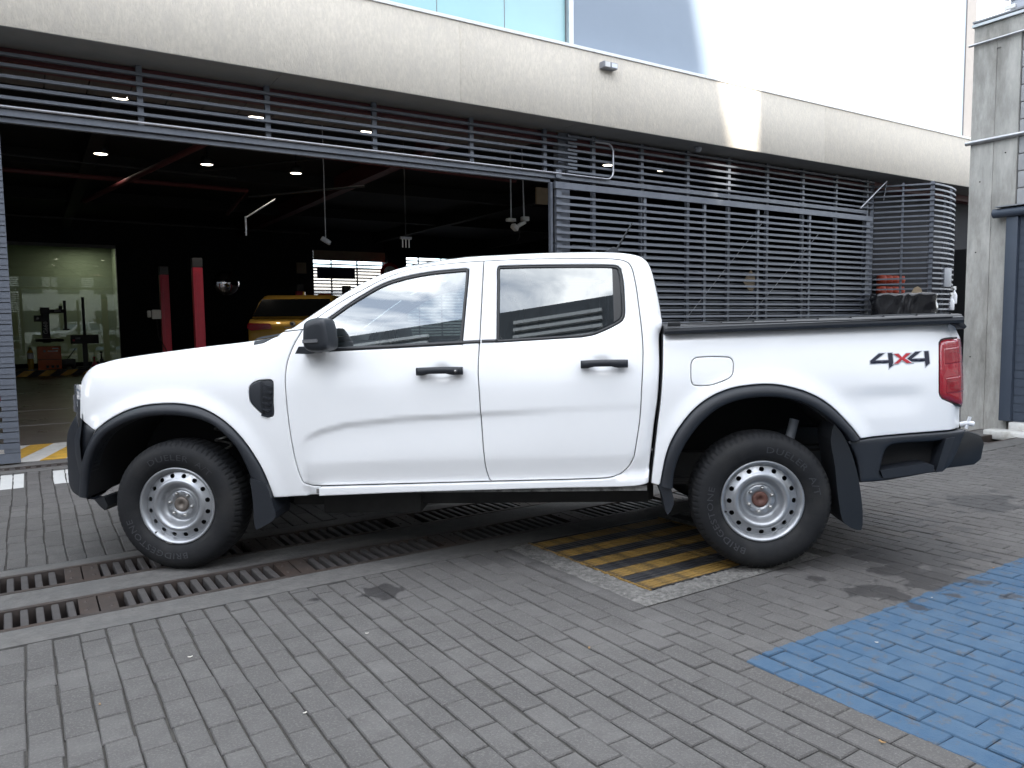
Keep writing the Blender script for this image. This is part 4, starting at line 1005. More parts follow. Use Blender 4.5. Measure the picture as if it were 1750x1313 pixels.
def bed_y(x, z):
    y = body_y(x, z)
    if z > 1.2:
        t = interp(TR_bedtop, x)-z
        if t < .05: y += (.05-math.sqrt(max(0, .05**2-(.05-max(t, 0))**2)))*.6
    if x > 4.25: y += .10*sst(4.25, 4.42, x)
    return y
both('bed_side', panel_mesh('bed_side', bed_out, [FUEL], bed_y, roll=.005, sp=.03), M_WHITE)
link_mesh('fuel_flap', panel_mesh('fuel_flap', FUEL, [], lambda x, z: body_y(x, z)+.001, roll=.004, inset=.0018), M_WHITE, truck)
# dark liner just inside, so the gaps read as gaps
for nm, ol, hs, dy in (('gap_liner', outline([F_GAP, TR_fdoortop, TR_rdoortop[::-1], TR_rdoorrear[::-1], TR_rdoorbot[::-1], TR_fdoorbot]), [W_F, W_R], .034),):
    big = offset(ol, -.02); hs2 = [offset(h, -.015) for h in hs]
    both(nm, panel_mesh(nm, big, hs2, lambda x, z: ysurf(x, z)+dy, roll=0, inset=0, depth=.02, sp=.09), M_GAP)
lin = outline([TR_bedfront, TR_bedtop, TR_bedrear1, TR_bedrear2, TR_bedbot, TR_rflare_i[::-1]])
both('gap_liner', panel_mesh('gap_liner', offset(lin, -.004), [], lambda x, z: ysurf(x, z)+.045+(.12 if x > 4.3 else 0), roll=0, inset=0, depth=.02, sp=.09), M_GAP)
lin = outline([TR_fenderfront, [(-.44, .80)], TR_fflare_i, [TR_sillfront[0]], F_GAP, TR_hoodtop[::-1]]) if False else None

# ---- glass, rubber frames
WFi = offset(W_F, .016); WRi = offset(W_R, .014)
both('window_frame', panel_mesh('window_frame', offset(W_F, .0005), [WFi], lambda x, z: ysurf(x, z)+.003, roll=.004, inset=0, sp=.05), M_PLASTIC2, fd)
both('window_frame', panel_mesh('window_frame', offset(W_R, .0005), [WRi], lambda x, z: ysurf(x, z)+.003, roll=.004, inset=0, sp=.05), M_PLASTIC2, rd)
both('window_glass', panel_mesh('window_glass', offset(WFi, -.004), [], lambda x, z: ysurf(x, z)+.012, roll=0, inset=0, depth=.004, sp=.025), M_GLASS, fd)
both('window_glass', panel_mesh('window_glass', offset(WRi, -.004), [], lambda x, z: ysurf(x, z)+.012, roll=0, inset=0, depth=.004, sp=.025), M_DGLASS, rd)
# blanked quarter piece at the rear of the rear window
qx = TR_qpanel
wr = [p for p in WRi if p[0] > interp([(qx[1][1], qx[1][0]), (qx[0][1], qx[0][0])], p[1])]
wr = sorted(wr, key=lambda p: -p[1]); 
qo = outline([[tuple(p) for p in wr], [tuple(wr[-1]), (qx[1][0], wr[-1][1]+.012)], [(qx[1][0], wr[-1][1]+.012), (qx[0][0], wr[0][1])], [(qx[0][0], wr[0][1]), tuple(wr[0])]])
both('quarter_panel', panel_mesh('quarter_panel', qo, [], lambda x, z: ysurf(x, z)+.007, roll=.004, inset=.001, sp=.05), M_PLASTIC2, rd)
# waist strip along the foot of the windows
def strip(pts_top, h, name, m, parents, out_=.004):
    tp = spline(pts_top, .03); bt = [(p[0], p[1]-h) for p in tp]
    ol = outline([[tuple(p) for p in tp], [tuple(tp[-1]), bt[-1]], bt[::-1], [bt[0], tuple(tp[0])]])
    return both(name, panel_mesh(name, ol, [], lambda x, z: ysurf(x, z)-out_, roll=.006, inset=0, depth=.02, sp=.05), m, parents)
bel = TR_belt
strip([(p[0], p[1]+.020) for p in bel[:-1]]+[(bel[-1][0]+.004, bel[-1][1]+.020)], .020, 'waist_strip', M_PLASTIC2, fd, .004)
strip([(1.765, 1.277), (1.80, 1.2775), (1.848, 1.278)], .020, 'waist_strip', M_PLASTIC2, rd, .004)

# ---- door handles
def handle(x0, x1, zc, lock):
    b = MB(); n = 14; prof = []
    for i in range(n+1):
        t = i/n; x = x0+(x1-x0)*t; zt = zc+.021+.003*math.sin(math.pi*t); zb = zc-.021+(.008*sst(.16, .26, t)*(1-sst(.66, .76, t)))
        yy = -.034-.014*math.sin(math.pi*t)**.6
        prof.append((x, zt, zb, yy))
    V = []
    for x, zt, zb, yy in prof: V += [(x, yy+.008, zt), (x, yy, zt-.007), (x, yy, zb+.007), (x, yy+.008, zb), (x, yy+.026, zb), (x, yy+.026, zt)]
    F = [(6*i+k, 6*i+(k+1) % 6, 6*i+6+(k+1) % 6, 6*i+6+k) for i in range(n) for k in range(6)]
    F += [tuple(range(6)), tuple(range(6*n+5, 6*n-1, -1))]
    b.add(V, F, True)
    for x in (x0+.025, x1-.030): b.box((x, -.003, zc), (.05, .036, .034))
    if lock: b.lathe([(.0, -.0555), (.011, -.0555), (.0125, -.052), (.0125, -.04)], (x1-.036, 0, zc), axis='Y', n=14)
    return b
hf, hr = TR_fhandle, TR_rhandle
zf = (hf[0][1]+hf[1][1])/2; zr = (hr[0][1]+hr[1][1])/2
both('door_handle', handle(hf[0][0], hf[1][0], zf, True).mesh('door_handle'), M_PLASTIC, fd)
both('door_handle', handle(hr[0][0], hr[1][0], zr, False).mesh('door_handle'), M_PLASTIC, rd)
link_mesh('lock_barrel', MB().lathe([(.0, -.0575), (.006, -.0575), (.007, -.055)], (hf[1][0]-.036, 0, zf), axis='Y', n=12).mesh('lock_barrel'), M_NUT, fd[0])

# ---- vent on the wing
both('wing_vent', panel_mesh('wing_vent', VENT, [], lambda x, z: ysurf(x, z)-.004+(.012 if x > .525+.1*max(0, .93-z) else 0), roll=.006, inset=.001, sp=.010), M_PLASTIC)
vb = MB()
for k in range(6): vb.box((.563-.004*k, -.002, 1.045-.033*k), (.045, .014, .010), ry=.25)
both('vent_rib', vb.mesh('vent_rib'), M_PLASTIC)

# ---- flares
def flare(outer, inner, m=64, name='wheel_arch_trim', extra=0.0):
    def res(pts, n):
        P = np.array(spline(pts, .01)); s = np.concatenate([[0], np.cumsum(np.linalg.norm(np.diff(P, axis=0), axis=1))]); t = np.linspace(0, s[-1], n)
        return np.stack([np.interp(t, s, P[:, 0]), np.interp(t, s, P[:, 1])], 1)
    A, B = res(outer, m), res(inner, m); V = []; K = 9
    for i in range(m):
        a, b = A[i], B[i]; n_ = (b-a)/np.linalg.norm(b-a)
        prof = [(0.0, .012), (0.02, -.008), (.10, -.024), (.30, -.036), (.60, -.042), (.88, -.040), (.97, -.032), (1.0, -.020), (1.0, .07)]
        for t, dy in prof:
            p = a+(b-a)*t; V.append((p[0], ysurf(p[0], max(p[1], .5))*(.9)+dy, p[1]))
    F = [(i*K+k, i*K+k+1, (i+1)*K+k+1, (i+1)*K+k) for i in range(m-1) for k in range(K-1)]
    b = MB(); b.add(V, F, True)
    b.add([V[k] for k in range(K)], [tuple(range(K))]); b.add([V[(m-1)*K+k] for k in range(K)], [tuple(range(K-1, -1, -1))])
    me = b.mesh(name, recalc=False)
    return me
both('wheel_arch_trim', flare(TR_fflare_o, TR_fflare_i), M_PLASTIC)
both('wheel_arch_trim', flare(TR_rflare_o, TR_rflare_i), M_PLASTIC)
# wheel housings
def housing(inner, cx, name):
    P = spline(inner, .03); b = MB(); n = len(P)
    V = [(p[0], .04, p[1]) for p in P]+[(p[0]+(cx-p[0])*.02, .60, p[1]+.03) for p in P]
    b.add(V, [(i+1, i, n+i, n+i+1) for i in range(n-1)], True)
    b.add([(p[0], .61, p[1]+.03) for p in P], [tuple(range(n))])
    return b.mesh(name, recalc=False)
both('wheel_housing', housing(TR_fflare_i, 0, 'wheel_housing'), M_BLACK)
both('wheel_housing', housing(TR_rflare_i, 3.27, 'wheel_housing'), M_BLACK)
# mud flaps
def flap(pts, y0, y1, name, bow=0.0):
    ol = outline([pts+[pts[0]]], .03); b = MB(); b.prism([tuple(p) for p in ol], y0, y1, 'Y'); return b.mesh(name)
both('mud_flap', flap(TR_fguard, -.028, .20, 'mud_flap'), M_PLASTIC)
both('mud_flap', flap(TR_rflap, -.012, .20, 'mud_flap'), M_PLASTIC2)
both('air_deflector', flap([(2.78, .47), (2.80, .36), (2.765, .30), (2.74, .40), (2.72, .47)], .0, .14, 'air_deflector'), M_PLASTIC)

# ---- roof, windscreen, bonnet, rear wall: lofts from the near edge to its mirror image
def loft(name, edge, m, crown=.03, bow=0.0, nv=14, yoff=0.0, yf=None, inset=0.0, bowpow=1.0, u0=0, zoff=.003):
    E = [np.array(p) for p in edge]; V = []; n = len(E)
    for i, p in enumerate(E):
        y0 = (yf or ysurf)(p[0], p[1])+yoff
        for j in range(nv+1):
            v = j/nv; w = 1-abs(2*v-1)**2.4; c = crown(i/(n-1)) if callable(crown) else crown; bw = bow(i/(n-1)) if callable(bow) else bow
            V.append((p[0]-bw*w, y0+inset+(TW-2*y0-2*inset)*v, p[1]+c*w+zoff))
    F = [(i*(nv+1)+j, i*(nv+1)+j+1, (i+1)*(nv+1)+j+1, (i+1)*(nv+1)+j) for i in range(n-1) for j in range(nv)]
    b = MB(); b.add(V, F, True); me = b.mesh(name, recalc=False)
    if me.polygons and sum(f.normal.z for f in me.polygons) < 0: me.flip_normals()
    return link_mesh(name, me, m, truck)
apS = spline(ap, .03)
ws = [p for p in apS if p[0] < 1.17 and p[1] < 1.70]
rf = [p for p in apS if p[0] >= ws[-1][0] and p[1] > 1.70]
k0 = next(i for i, p in enumerate(apS) if p[0] > 2.40 and p[1] < rf[-1][1]+1e-6 and i > 10) if False else None
rear_i = [i for i, p in enumerate(apS) if p[0] > 2.3 and p[1] <= 1.70]
rw = [apS[i] for i in [rear_i[0]-1]+rear_i if apS[i][1] > 1.28]
RE = .075
loft('windscreen', ws, M_DGLASS, crown=lambda u: .006*u, bow=.045, yoff=.075+.004)
loft('roof', rf, M_WHITE, crown=lambda u: .006+.022*min(1, 3*u), yoff=RE, bow=lambda u: .045*(1-u)**3)
loft('cab_rear_wall', rw+[apS[rear_i[-1]]], M_WHITE, crown=0, bow=-.05, yoff=RE)
MB().prism([(2.72, 1.36), (2.803, 1.36), (2.768, 1.58), (2.68, 1.58)], .42, TW-.42, 'Y').build('rear_screen', M_CARG, truck, bevel=.008)
MB().bb((2.58, .10, .45), (2.66, TW-.10, 1.34)).build('cab_bulkhead', M_BLACK, truck)
# bonnet
HT = [p for p in spline(hood_edge, .03)]
HT2 = [p for p in HT if p[0] < .455]
loft('bonnet', HT2, M_WHITE, crown=.026, bow=lambda u: .22*(1-u)**1.6, yoff=.050, zoff=-.012)
loft('cowl', [p for p in HT if p[0] > .42], M_PLASTIC, crown=.03, bow=.10, yoff=.07)
# pillar feet between bonnet and windscreen
# ---- nose
def plan(z, dx, i0=0, cl=9):
    q = [(-.44, .005), (-.56, .045), (-.625, .10), (-.695, .195), (-.765, .36), (-.81, .60), (-.83, .93)][i0:]
    q += [(x, TW-y) for x, y in reversed(q[:-1])]
    return [(min(x+dx, -.565), y) for x, y in q]
def nose_loft(name, levels, m, i0=0):
    V = []; 
    for z, dx in levels:
        q = plan(z, dx, i0); P = spline(q, .05); s = np.linspace(0, len(P)-1, 49)
        V += [(np.interp(t, range(len(P)), [p[0] for p in P]), np.interp(t, range(len(P)), [p[1] for p in P]), z) for t in s]
    n = 49; F = [(i*n+j, i*n+j+1, (i+1)*n+j+1, (i+1)*n+j) for i in range(len(levels)-1) for j in range(n-1)]
    b = MB(); b.add(V, F, True); me = b.mesh(name, recalc=False)
    if sum(f.normal.x for f in me.polygons) > 0: me.flip_normals()
    return link_mesh(name, me, m, truck)
nose_loft('bumper', [(.40, .14), (.42, .08), (.46, .02), (.54, -.012), (.66, -.028), (.745, -.028), (.80, -.016), (.86, .004), (.905, .03)], M_PLASTIC, 1)
nose_loft('grille', [(.905, .062), (.98, .05), (1.08, .05)], M_PLASTIC2, 2)
nose_loft('bonnet_lip', [(1.082, .048), (1.10, .055), (1.118, .075)], M_WHITE, 2)
for k in range(3): MB().bb((-.80, .45, .93+k*.05), (-.775, TW-.45, .95+k*.05)).build('grille_bar', M_PLASTIC2, truck)
both('bumper_corner', panel_mesh('bumper_corner', outline([TR_bumper_top, [TR_bumper_top[-1], TR_fflare_o[4]], list(reversed(TR_fflare_o[:5])), [TR_fflare_o[0], TR_bumper_o[-1]], list(reversed(TR_bumper_o)), [TR_bumper_o[0], TR_bumper_top[0]]]), [], lambda x, z: ysurf(x, max(z, .6))+.004, roll=.03, inset=.0, depth=.06, sp=.02), M_PLASTIC)
hl = MB()
HLP = [(-.600, .070), (-.640, .105), (-.690, .19), (-.742, .33), (-.765, .48)]
V = [(x, y, z) for z in (.805, 1.07) for x, y in HLP]+[(x+.07, y+.03, z) for z in (.805, 1.07) for x, y in HLP]; n = 5
hl.add(V, [(i, i+1, n+i+1, n+i) for i in range(4)]+[(n+i, n+i+1, 3*n+i+1, 3*n+i) for i in range(4)]+[(i+1, i, 2*n+i, 2*n+i+1) for i in range(4)]+[(0, n, 3*n, 2*n)], True)
hlo = both('headlight', hl.mesh('headlight'), M_LENS)
dr_ = MB(); dr_.bb((-.690, .16, .905), (-.640, .30, 1.005)); both('daytime_lamp', dr_.mesh('daytime_lamp'), M_AMBER, hlo)
both('chin_spoiler', flap([(-.50, .41), (-.44, .345), (-.42, .37), (-.44, .42)], .01, .3, 'chin_spoiler'), M_PLASTIC2)

# ---- mirrors
mo = outline([TR_mirror+[TR_mirror[0]]], .012)
def mirror_housing():
    b = MB(); c = mo.mean(0); rings = [(-.205, .55), (-.203, .80), (-.19, .93), (-.165, 1.0), (-.06, 1.0), (-.01, .96), (.01, .86), (.016, .5)]
    V = []; n = len(mo)
    for y, s in rings: V += [(c[0]+(p[0]-c[0])*s, y+.06*(p[0]-c[0]), c[1]+(p[1]-c[1])*s) for p in mo]
    F = [(i*n+k, i*n+(k+1) % n, (i+1)*n+(k+1) % n, (i+1)*n+k) for i in range(len(rings)-1) for k in range(n)]+[tuple(range(n)), tuple(range(len(V)-1, len(V)-n-1, -1))]
    b.add(V, F, True); return b.mesh('wing_mirror')
mm = both('wing_mirror', mirror_housing(), M_PLASTIC, fd)
mc = mo.mean(0)
both('indicator', MB().box((mc[0]-.022, -.197, mc[1]-.030), (.080, .036, .018), ry=-.05).mesh('indicator'), M_AMBER, fd)
both('mirror_foot', flap(TR_mirbase, -.10, .06, 'mirror_foot'), M_PLASTIC, fd)
both('mirror_sail', flap([(.76, 1.255), (.885, 1.245), (.905, 1.25), (.893, 1.40), (.86, 1.385)], .05, .085, 'mirror_sail'), M_PLASTIC2, fd)

# ---- tonneau cover, tailgate, tail lamps
bt = spline(TR_bedtop, .05)
cv = MB(); n = len(bt); K = 8; V = []
for p in bt:
    y0 = .030; z = p[1]
    pr = [(y0, z-.004), (y0-.004, z+.026), (y0+.010, z+.040), (y0+.05, z+.044), (TW/2, z+.050), (TW-y0-.05, z+.044), (TW-y0-.01, z+.040), (TW-y0, z-.004)]
    V += [(p[0], y, zz_) for y, zz_ in pr]
cv.add(V, [(i*K+k, (i+1)*K+k, (i+1)*K+k+1, i*K+k+1) for i in range(n-1) for k in range(K-1)], True)
cv.add([V[k] for k in range(K)], [tuple(range(K))]); cv.add([V[(n-1)*K+k] for k in range(K)], [tuple(range(K-1, -1, -1))])
tc_ = cv.build('tonneau_cover', M_VINYL, truck)
rail = MB()
for s_ in (0, 1):
    Vr = []
    for p in bt:
        for y, zz_ in ((.016, -.006), (.012, .010), (.016, .026), (.030, .030), (.045, -.006)): Vr.append((p[0], y if not s_ else TW-y, p[1]+zz_))
    rail.add(Vr, [(i*5+k, (i+1)*5+k, (i+1)*5+(k+1) % 5, i*5+(k+1) % 5) for i in range(n-1) for k in range(5)]+[tuple(range(5)), tuple((n-1)*5+k for k in range(5))])
rail.build('bed_rail', M_PLASTIC, truck)
rib_ = MB()
for x in np.arange(2.9, 4.3, .17): rib_.tube([(x, .06, interp(TR_bedtop, x)+.044), (x, TW/2, interp(TR_bedtop, x)+.052), (x, TW-.06, interp(TR_bedtop, x)+.044)], .006, 6)
rib_.build('cover_bow', M_VINYL, tc_)
MB().tube([(2.78, .02, 1.335), (2.84, .005, 1.338), (3.0, .008, 1.332), (3.6, .010, 1.333), (4.25, .012, 1.338)], .0045, 6).build('tension_cord', M_PLASTIC2, tc_)
MB().box((2.81, .008, 1.335), (.07, .02, .024)).build('cover_latch', M_PLASTIC2, tc_, bevel=.005)
MB().prism([(4.300, 1.305), (4.335, 1.23), (4.345, 1.05), (4.340, .87), (4.340, .735), (4.30, .735), (4.27, 1.30)], .10, TW-.10, 'Y').build('tailgate', M_WHITE, truck, bevel=.012)
MB().prism([(4.28, 1.30), (4.318, 1.318), (4.345, 1.285), (4.33, 1.27)], .05, TW-.05, 'Y').build('tailgate_cap', M_PLASTIC, truck, bevel=.006)
def tl_y(x, z): return ysurf(x, z)-.012+.16*sst(4.30, 4.46, x)+.006*math.cos((z-1.03)*11)
tlm = both('tail_lamp', panel_mesh('tail_lamp', offset(TL, .003), [], tl_y, roll=.022, inset=.001, depth=.08, sp=.02), M_RED)
both('lamp_surround', panel_mesh('lamp_surround', offset(TL, -.004), [offset(TL, .006)], lambda x, z: tl_y(x, z)+.016, roll=.003, inset=0, depth=.06, sp=.03), M_PLASTIC2)
core = outline([[(4.225, 1.19), (4.225, .93)], [(4.225, .93), (4.33, .885)], [(4.33, .885), (4.352, 1.0), (4.35, 1.16)], [(4.35, 1.16), (4.225, 1.19)]])
for z0, z1 in ((1.085, 1.185), (.93, 1.03)):
    lr = outline([[(4.222, z0), (4.352, z0+.012)], [(4.352, z0+.012), (4.350, z1)], [(4.350, z1), (4.222, z1-.012)], [(4.222, z1-.012), (4.222, z0)]])
    both('lamp_segment', panel_mesh('lamp_segment', lr, [], lambda x, z: tl_y(x, z)-.002, roll=.008, inset=0, depth=.01, sp=.02), M_REDL, tlm)

# ---- rear bumper, lower quarter trim
rbp = outline([[TR_rflare_i[-1], TR_rbump[0]], TR_rbump[:4], TR_rbump[3:10], TR_rbump[9:14], [TR_rbump[13], TR_rbump[14]], [TR_rbump[14], TR_rflare_i[-1]]], .015)
RB = TR_rbump
q_tr = outline([RB[:2]+[RB[2], RB[3]], [RB[3], (4.33, .70), (4.26, .56), (4.215, .52)], [(4.215, .52), RB[10], RB[11], RB[12], RB[13]], [RB[13], (3.76, .60), RB[0]]], .015)
PK = outline([TR_rpocket[:5], TR_rpocket[4:8], TR_rpocket[7:]+[TR_rpocket[0]]], .012)
both('quarter_trim', panel_mesh('quarter_trim', q_tr, [PK], lambda x, z: ysurf(x, max(z, .7))-.018, roll=.012, inset=.001, depth=.12, sp=.03), M_PLASTIC)
both('step_pocket', panel_mesh('step_pocket', offset(PK, -.006), [], lambda x, z: .10+.02*math.sin(z*40)*0, roll=0, inset=0, depth=.01, sp=.05), M_BLACK)
RP = TR_rpocket
pk = MB(); pk.prism([(RP[0][0], RP[0][1]+.012), (RP[7][0]-.03, RP[7][1]+.040), (RP[7][0]+.008, RP[7][1]+.028), (RP[7][0]+.004, RP[7][1]-.004), (RP[8][0], RP[8][1]-.006), (RP[9][0], RP[9][1]-.006)], -.022, .10, 'Y')
both('corner_step', pk.mesh('corner_step'), M_PLASTIC)
pk = MB(); pk.prism([(4.215, .70), (4.26, .705), (4.20, .525), (4.165, .52)], -.014, .05, 'Y'); both('step_rib', pk.mesh('step_rib'), M_PLASTIC)
rbm = MB(); rbm.prism([(4.300, .705), (4.345, .735), (4.43, .705), (4.445, .66), (4.43, .575), (4.395, .545), (4.20, .52), (4.235, .60)], .045, TW-.045, 'Y')
rbm.build('rear_bumper', M_PLASTIC2, truck, bevel=.02)
MB().tube([(4.352, .12, .755), (4.385, .10, .765), (4.41, .10, .76)], .014, 8).build('tow_pin', M_WHITEP, truck)
MB().tube([(4.372, .10, .735), (4.392, .10, .80)], .009, 8).build('tow_pin', M_WHITEP, truck)

# ---- wheels
def tyre():
    prof = [(.205, .035), (.222, .004), (.232, -.010), (.258, -.026), (.300, -.031), (.326, -.026), (.345, -.014), (.352, -.006), (.360, .004), (.370, .020), (.3745, .045), (.3755, .075), (.3755, .10), (.3745, .135), (.370, .175), (.360, .196), (.345, .214), (.300, .231), (.25, .222), (.215, .19)]
    n = 420; V = []
    for i, (r, y) in enumerate(prof):
        for k in range(n):
            a = 2*math.pi*k/n; rr_ = r
            if 7 <= i <= 15:
                ph = k % 6
                if i in (8, 9, 14, 15) and ph in (0,): rr_ = r-.009
                if i in (10, 13) and (k+2) % 6 in (0,): rr_ = r-.009
                if i in (11, 12) and (k+3) % 6 in (0,): rr_ = r-.008
                if i == 7 and ph in (0,): rr_ = r-.006
            V.append((rr_*math.cos(a), y, rr_*math.sin(a)))
    F = [(i*n+k, (i+1)*n+k, (i+1)*n+(k+1) % n, i*n+(k+1) % n) for i in range(len(prof)-1) for k in range(n)]
    V = [(x, y, max(z, -.3685)) for x, y, z in V]
    b = MB(); b.add(V, F, True)
    # circumferential grooves read as dark bands: thin recessed rings are left to the tread profile
    me = b.mesh('tyre', recalc=False)
    if sum(f.normal.y*(1 if f.center.y < 0 else 0) for f in me.polygons) > 0: me.flip_normals()
    return me
def rim_mesh():
    # disc with 16 vent holes, dished by its radius
    prof = [(.0, .052), (.046, .052), (.050, .047), (.078, .047), (.086, .058), (.097, .060), (.108, .048), (.122, .016), (.130, .008), (.140, .006), (.150, .010), (.158, .017), (.186, .026), (.192, .030)]
    pr = [p[0] for p in prof]; py = [p[1] for p in prof]
    pts = []; edges = []
    def ring(r, n, ph=0):
        b = len(pts)
        for k in range(n): a = 2*math.pi*k/n+ph; pts.append((r*math.cos(a), r*math.sin(a)))
        return [(b+k, b+(k+1) % n) for k in range(n)]
    edges += ring(.192, 96)
    holes = []
    for k in range(16):
        a = 2*math.pi*(k+.3)/16; b = len(pts)
        for j in range(14):
            t = 2*math.pi*j/14; u, v = .0125*math.cos(t), .0140*math.sin(t)
            pts.append(((.172+u)*math.cos(a)-v*math.sin(a), (.172+u)*math.sin(a)+v*math.cos(a)))
        edges += [(b+j, b+(j+1) % 14) for j in range(14)]
        holes.append((.172*math.cos(a), .172*math.sin(a)))
    for r in (.02, .046, .050, .064, .078, .082, .086, .091, .097, .102, .108, .115, .122, .126, .130, .135, .140, .145, .150, .154, .158): ring(r, 72)
    vo, eo, fo, *_ = delaunay_2d_cdt([Vector(p) for p in pts], edges, [], 0, 1e-6)
    V = [(v.x, float(np.interp(math.hypot(v.x, v.y), pr, py)), v.y) for v in vo]; F = []
    for f in fo:
        cx_, cy_ = sum(vo[i].x for i in f)/3, sum(vo[i].y for i in f)/3
        if math.hypot(cx_, cy_) > .1925: continue
        if any(((cx_-h[0])**2+(cy_-h[1])**2) < .0120**2 for h in holes): continue
        a, b, c = [vo[i] for i in f[:3]]; cr = (b.x-a.x)*(c.y-a.y)-(b.y-a.y)*(c.x-a.x)
        F.append(tuple(f) if cr > 0 else tuple(f)[::-1])
    b = MB(); b.add(V, F, True)
    pf = [(.190, .034), (.193, .030), (.196, .018), (.203, .008), (.208, -.001), (.216, -.006), (.2225, -.003), (.223, .006), (.210, .02), (.205, .12), (.15, .13)]
    n = 96; Vb = [(r*math.cos(2*math.pi*k/n), y, r*math.sin(2*math.pi*k/n)) for r, y in pf for k in range(n)]
    b.add(Vb, [(i*n+k, i*n+(k+1) % n, (i+1)*n+(k+1) % n, (i+1)*n+k) for i in range(len(pf)-1) for k in range(n)], True)
    return b.mesh('rim', recalc=False)
TY, RM = tyre(), rim_mesh()
def text_ring(txt, size, r, a0, name, spread=1.0):
    """raised sidewall lettering bent round the tyre; a0 = angle of its middle, clockwise from the top"""
    cu = bpy.data.curves.new('lettering', 'FONT'); cu.body = txt; cu.size = size; cu.extrude = .0012; cu.align_x = 'CENTER'; cu.space_character = 1.12; cu.resolution_u = 2
    ob_ = bpy.data.objects.new('lettering', cu); COL.objects.link(ob_)
    dg = bpy.context.evaluated_depsgraph_get(); me = bpy.data.meshes.new_from_object(ob_.evaluated_get(dg)); bpy.data.objects.remove(ob_); 
    bm = bmesh.new(); bm.from_mesh(me); bmesh.ops.subdivide_edges(bm, edges=[e for e in bm.edges if e.calc_length() > .012], cuts=2)
    for v in bm.verts:
        x, y, e = v.co; x *= spread; rr_ = r+y*.95; a = a0+x/r
        ys_ = float(np.interp(rr_, [.232, .258, .300, .326, .345], [-.010, -.026, -.031, -.026, -.014]))
        v.co = (rr_*math.sin(a), ys_-.0008-max(e, 0)*1.0, rr_*math.cos(a))
    bm.to_mesh(me); bm.free(); return me
T1 = text_ring('BRIDGESTONE', .050, .268, 0, 't1', 1.15); T2 = text_ring('DUELER  A/T', .050, .268, 0, 't2', 1.2)
NUT = MB().lathe([(.0, -.016), (.006, -.016), (.0105, -.010), (.012, .0), (.012, .010)], (0, 0, 0), axis='Y', n=6).mesh('wheel_nut')
PAD = MB().box((0, 0, 0), (.020, .008, .017)).mesh('hub_pad')
def wheel(x, far, rot):
    t = link_mesh('wheel', TY.copy() if False else TY, M_RUBBER, truck)
    t.location = (x, 0 if not far else TW, .370); t.rotation_euler = (0, 0, 0 if not far else math.pi)
    rm = link_mesh('rim', RM, M_STEEL, t); rm.rotation_euler = (0, rot, 0)
    hb_ = MB().lathe([(.0, .052), (.012, .051), (.016, .044), (.032, .040), (.040, .042), (.044, .054)], axis='Y', n=28).mesh('hub_cap'); link_mesh('hub_cap', hb_, M_HUBG if x < 1 else M_RUST, t)
    MBk = MB().lathe([(.0, .10), (.205, .10)], axis='Y', n=40).mesh('brake_backing'); link_mesh('brake_backing', MBk, M_BLACK, t)
    for k in range(6):
        a = rot+math.pi*k/3+.26
        o = link_mesh('wheel_nut', NUT, M_NUT, t); o.location = (.066*math.cos(a), .046, .066*math.sin(a))
        o = link_mesh('hub_pad', PAD, M_STEEL, t); a += math.pi/6; o.location = (.067*math.cos(a), .047, .067*math.sin(a)); o.rotation_euler = (0, -a+math.pi/2, 0)
    for me, a in ((T1, rot-2.15), (T2, rot+.62)):
        o = link_mesh('sidewall_lettering', me, M_RUBBER2, t); o.rotation_euler = (0, a, 0)
    v = MB().tube([(.200, .028, 0), (.206, .006, 0), (.200, -.008, 0)], .0045, 6).mesh('valve'); o = link_mesh('valve', v, M_BLACK, t); o.rotation_euler = (0, rot+(2.75 if not far else 1), 0)
    return t
wheel(0.0, False, -.45); wheel(3.2722, False, .12); wheel(0.0, True, .3); wheel(3.2722, True, .9)
# balance weight on the front rim
o = link_mesh('balance_weight', MB().box((-.055, -.004, -.2105+.0), (.035, .012, .008), ry=.25).mesh('balance_weight'), M_NUT, truck); o.location = (0, 0, .370)

# ---- chassis seen under the sill and in the arches
for y_ in (.36, TW-.46): MB().bb((.55, y_, .29), (2.70, y_+.10, .50)).bb((2.702, y_, .44), (4.2, y_+.10, .58)).build('frame_rail', M_CHASSIS, truck)
MB().bb((.75, .16, .455), (2.62, TW-.16, .50)).build('floor_pan', M_CHASSIS, truck)
MB().bb((.80, .045, .425), (2.66, .056, .452)).build('sill_flange', M_DUSTY, truck)
MB().tube([(3.27, .12, .37), (3.27, TW-.12, .37)], .055, 12).lathe([(.0, -.13), (.11, -.11), (.15, 0), (.11, .11), (0, .13)], (3.27, TW/2, .37), axis='X', n=16).build('rear_axle', M_CHASSIS, truck)
MB().tube([(0, .12, .37), (0, TW-.12, .37)], .04, 10).build('front_axle', M_CHASSIS, truck)
MB().tube([(.3, TW/2, .46), (3.15, TW/2, .40)], .04, 10).tube([(1.0, 1.25, .40), (2.2, 1.2, .40), (4.0, 1.3, .45)], .03, 8).build('driveshaft', M_CHASSIS, truck)
sp_ = MB()
for k in range(4): sp_.bb((2.62+.1*k, .30, .40-.012*k+.03), (4.0-.1*k, .37, .41-.012*k+.03))
sp_.build('leaf_spring', M_CHASSIS, truck)
MB().tube([(3.42, .25, .40), (3.52, .27, .78)], .026, 10).build('shock_absorber', M_GREYBOX, truck)
co = [(.16+.045*math.cos(t_), .28+.045*math.sin(t_), .60+.011*t_) for t_ in np.linspace(0, 18, 90)]
MB().tube(co, .007, 6).build('coil_spring', M_NUT, truck)
MB().bb((.75, .30, .245), (1.35, 1.3, .455)).build('gearbox_shield', M_CHASSIS, truck, bevel=.02)
MB().bb((1.5, .50, .26), (2.75, 1.3, .455)).build('fuel_tank', M_CHASSIS, truck, bevel=.03)

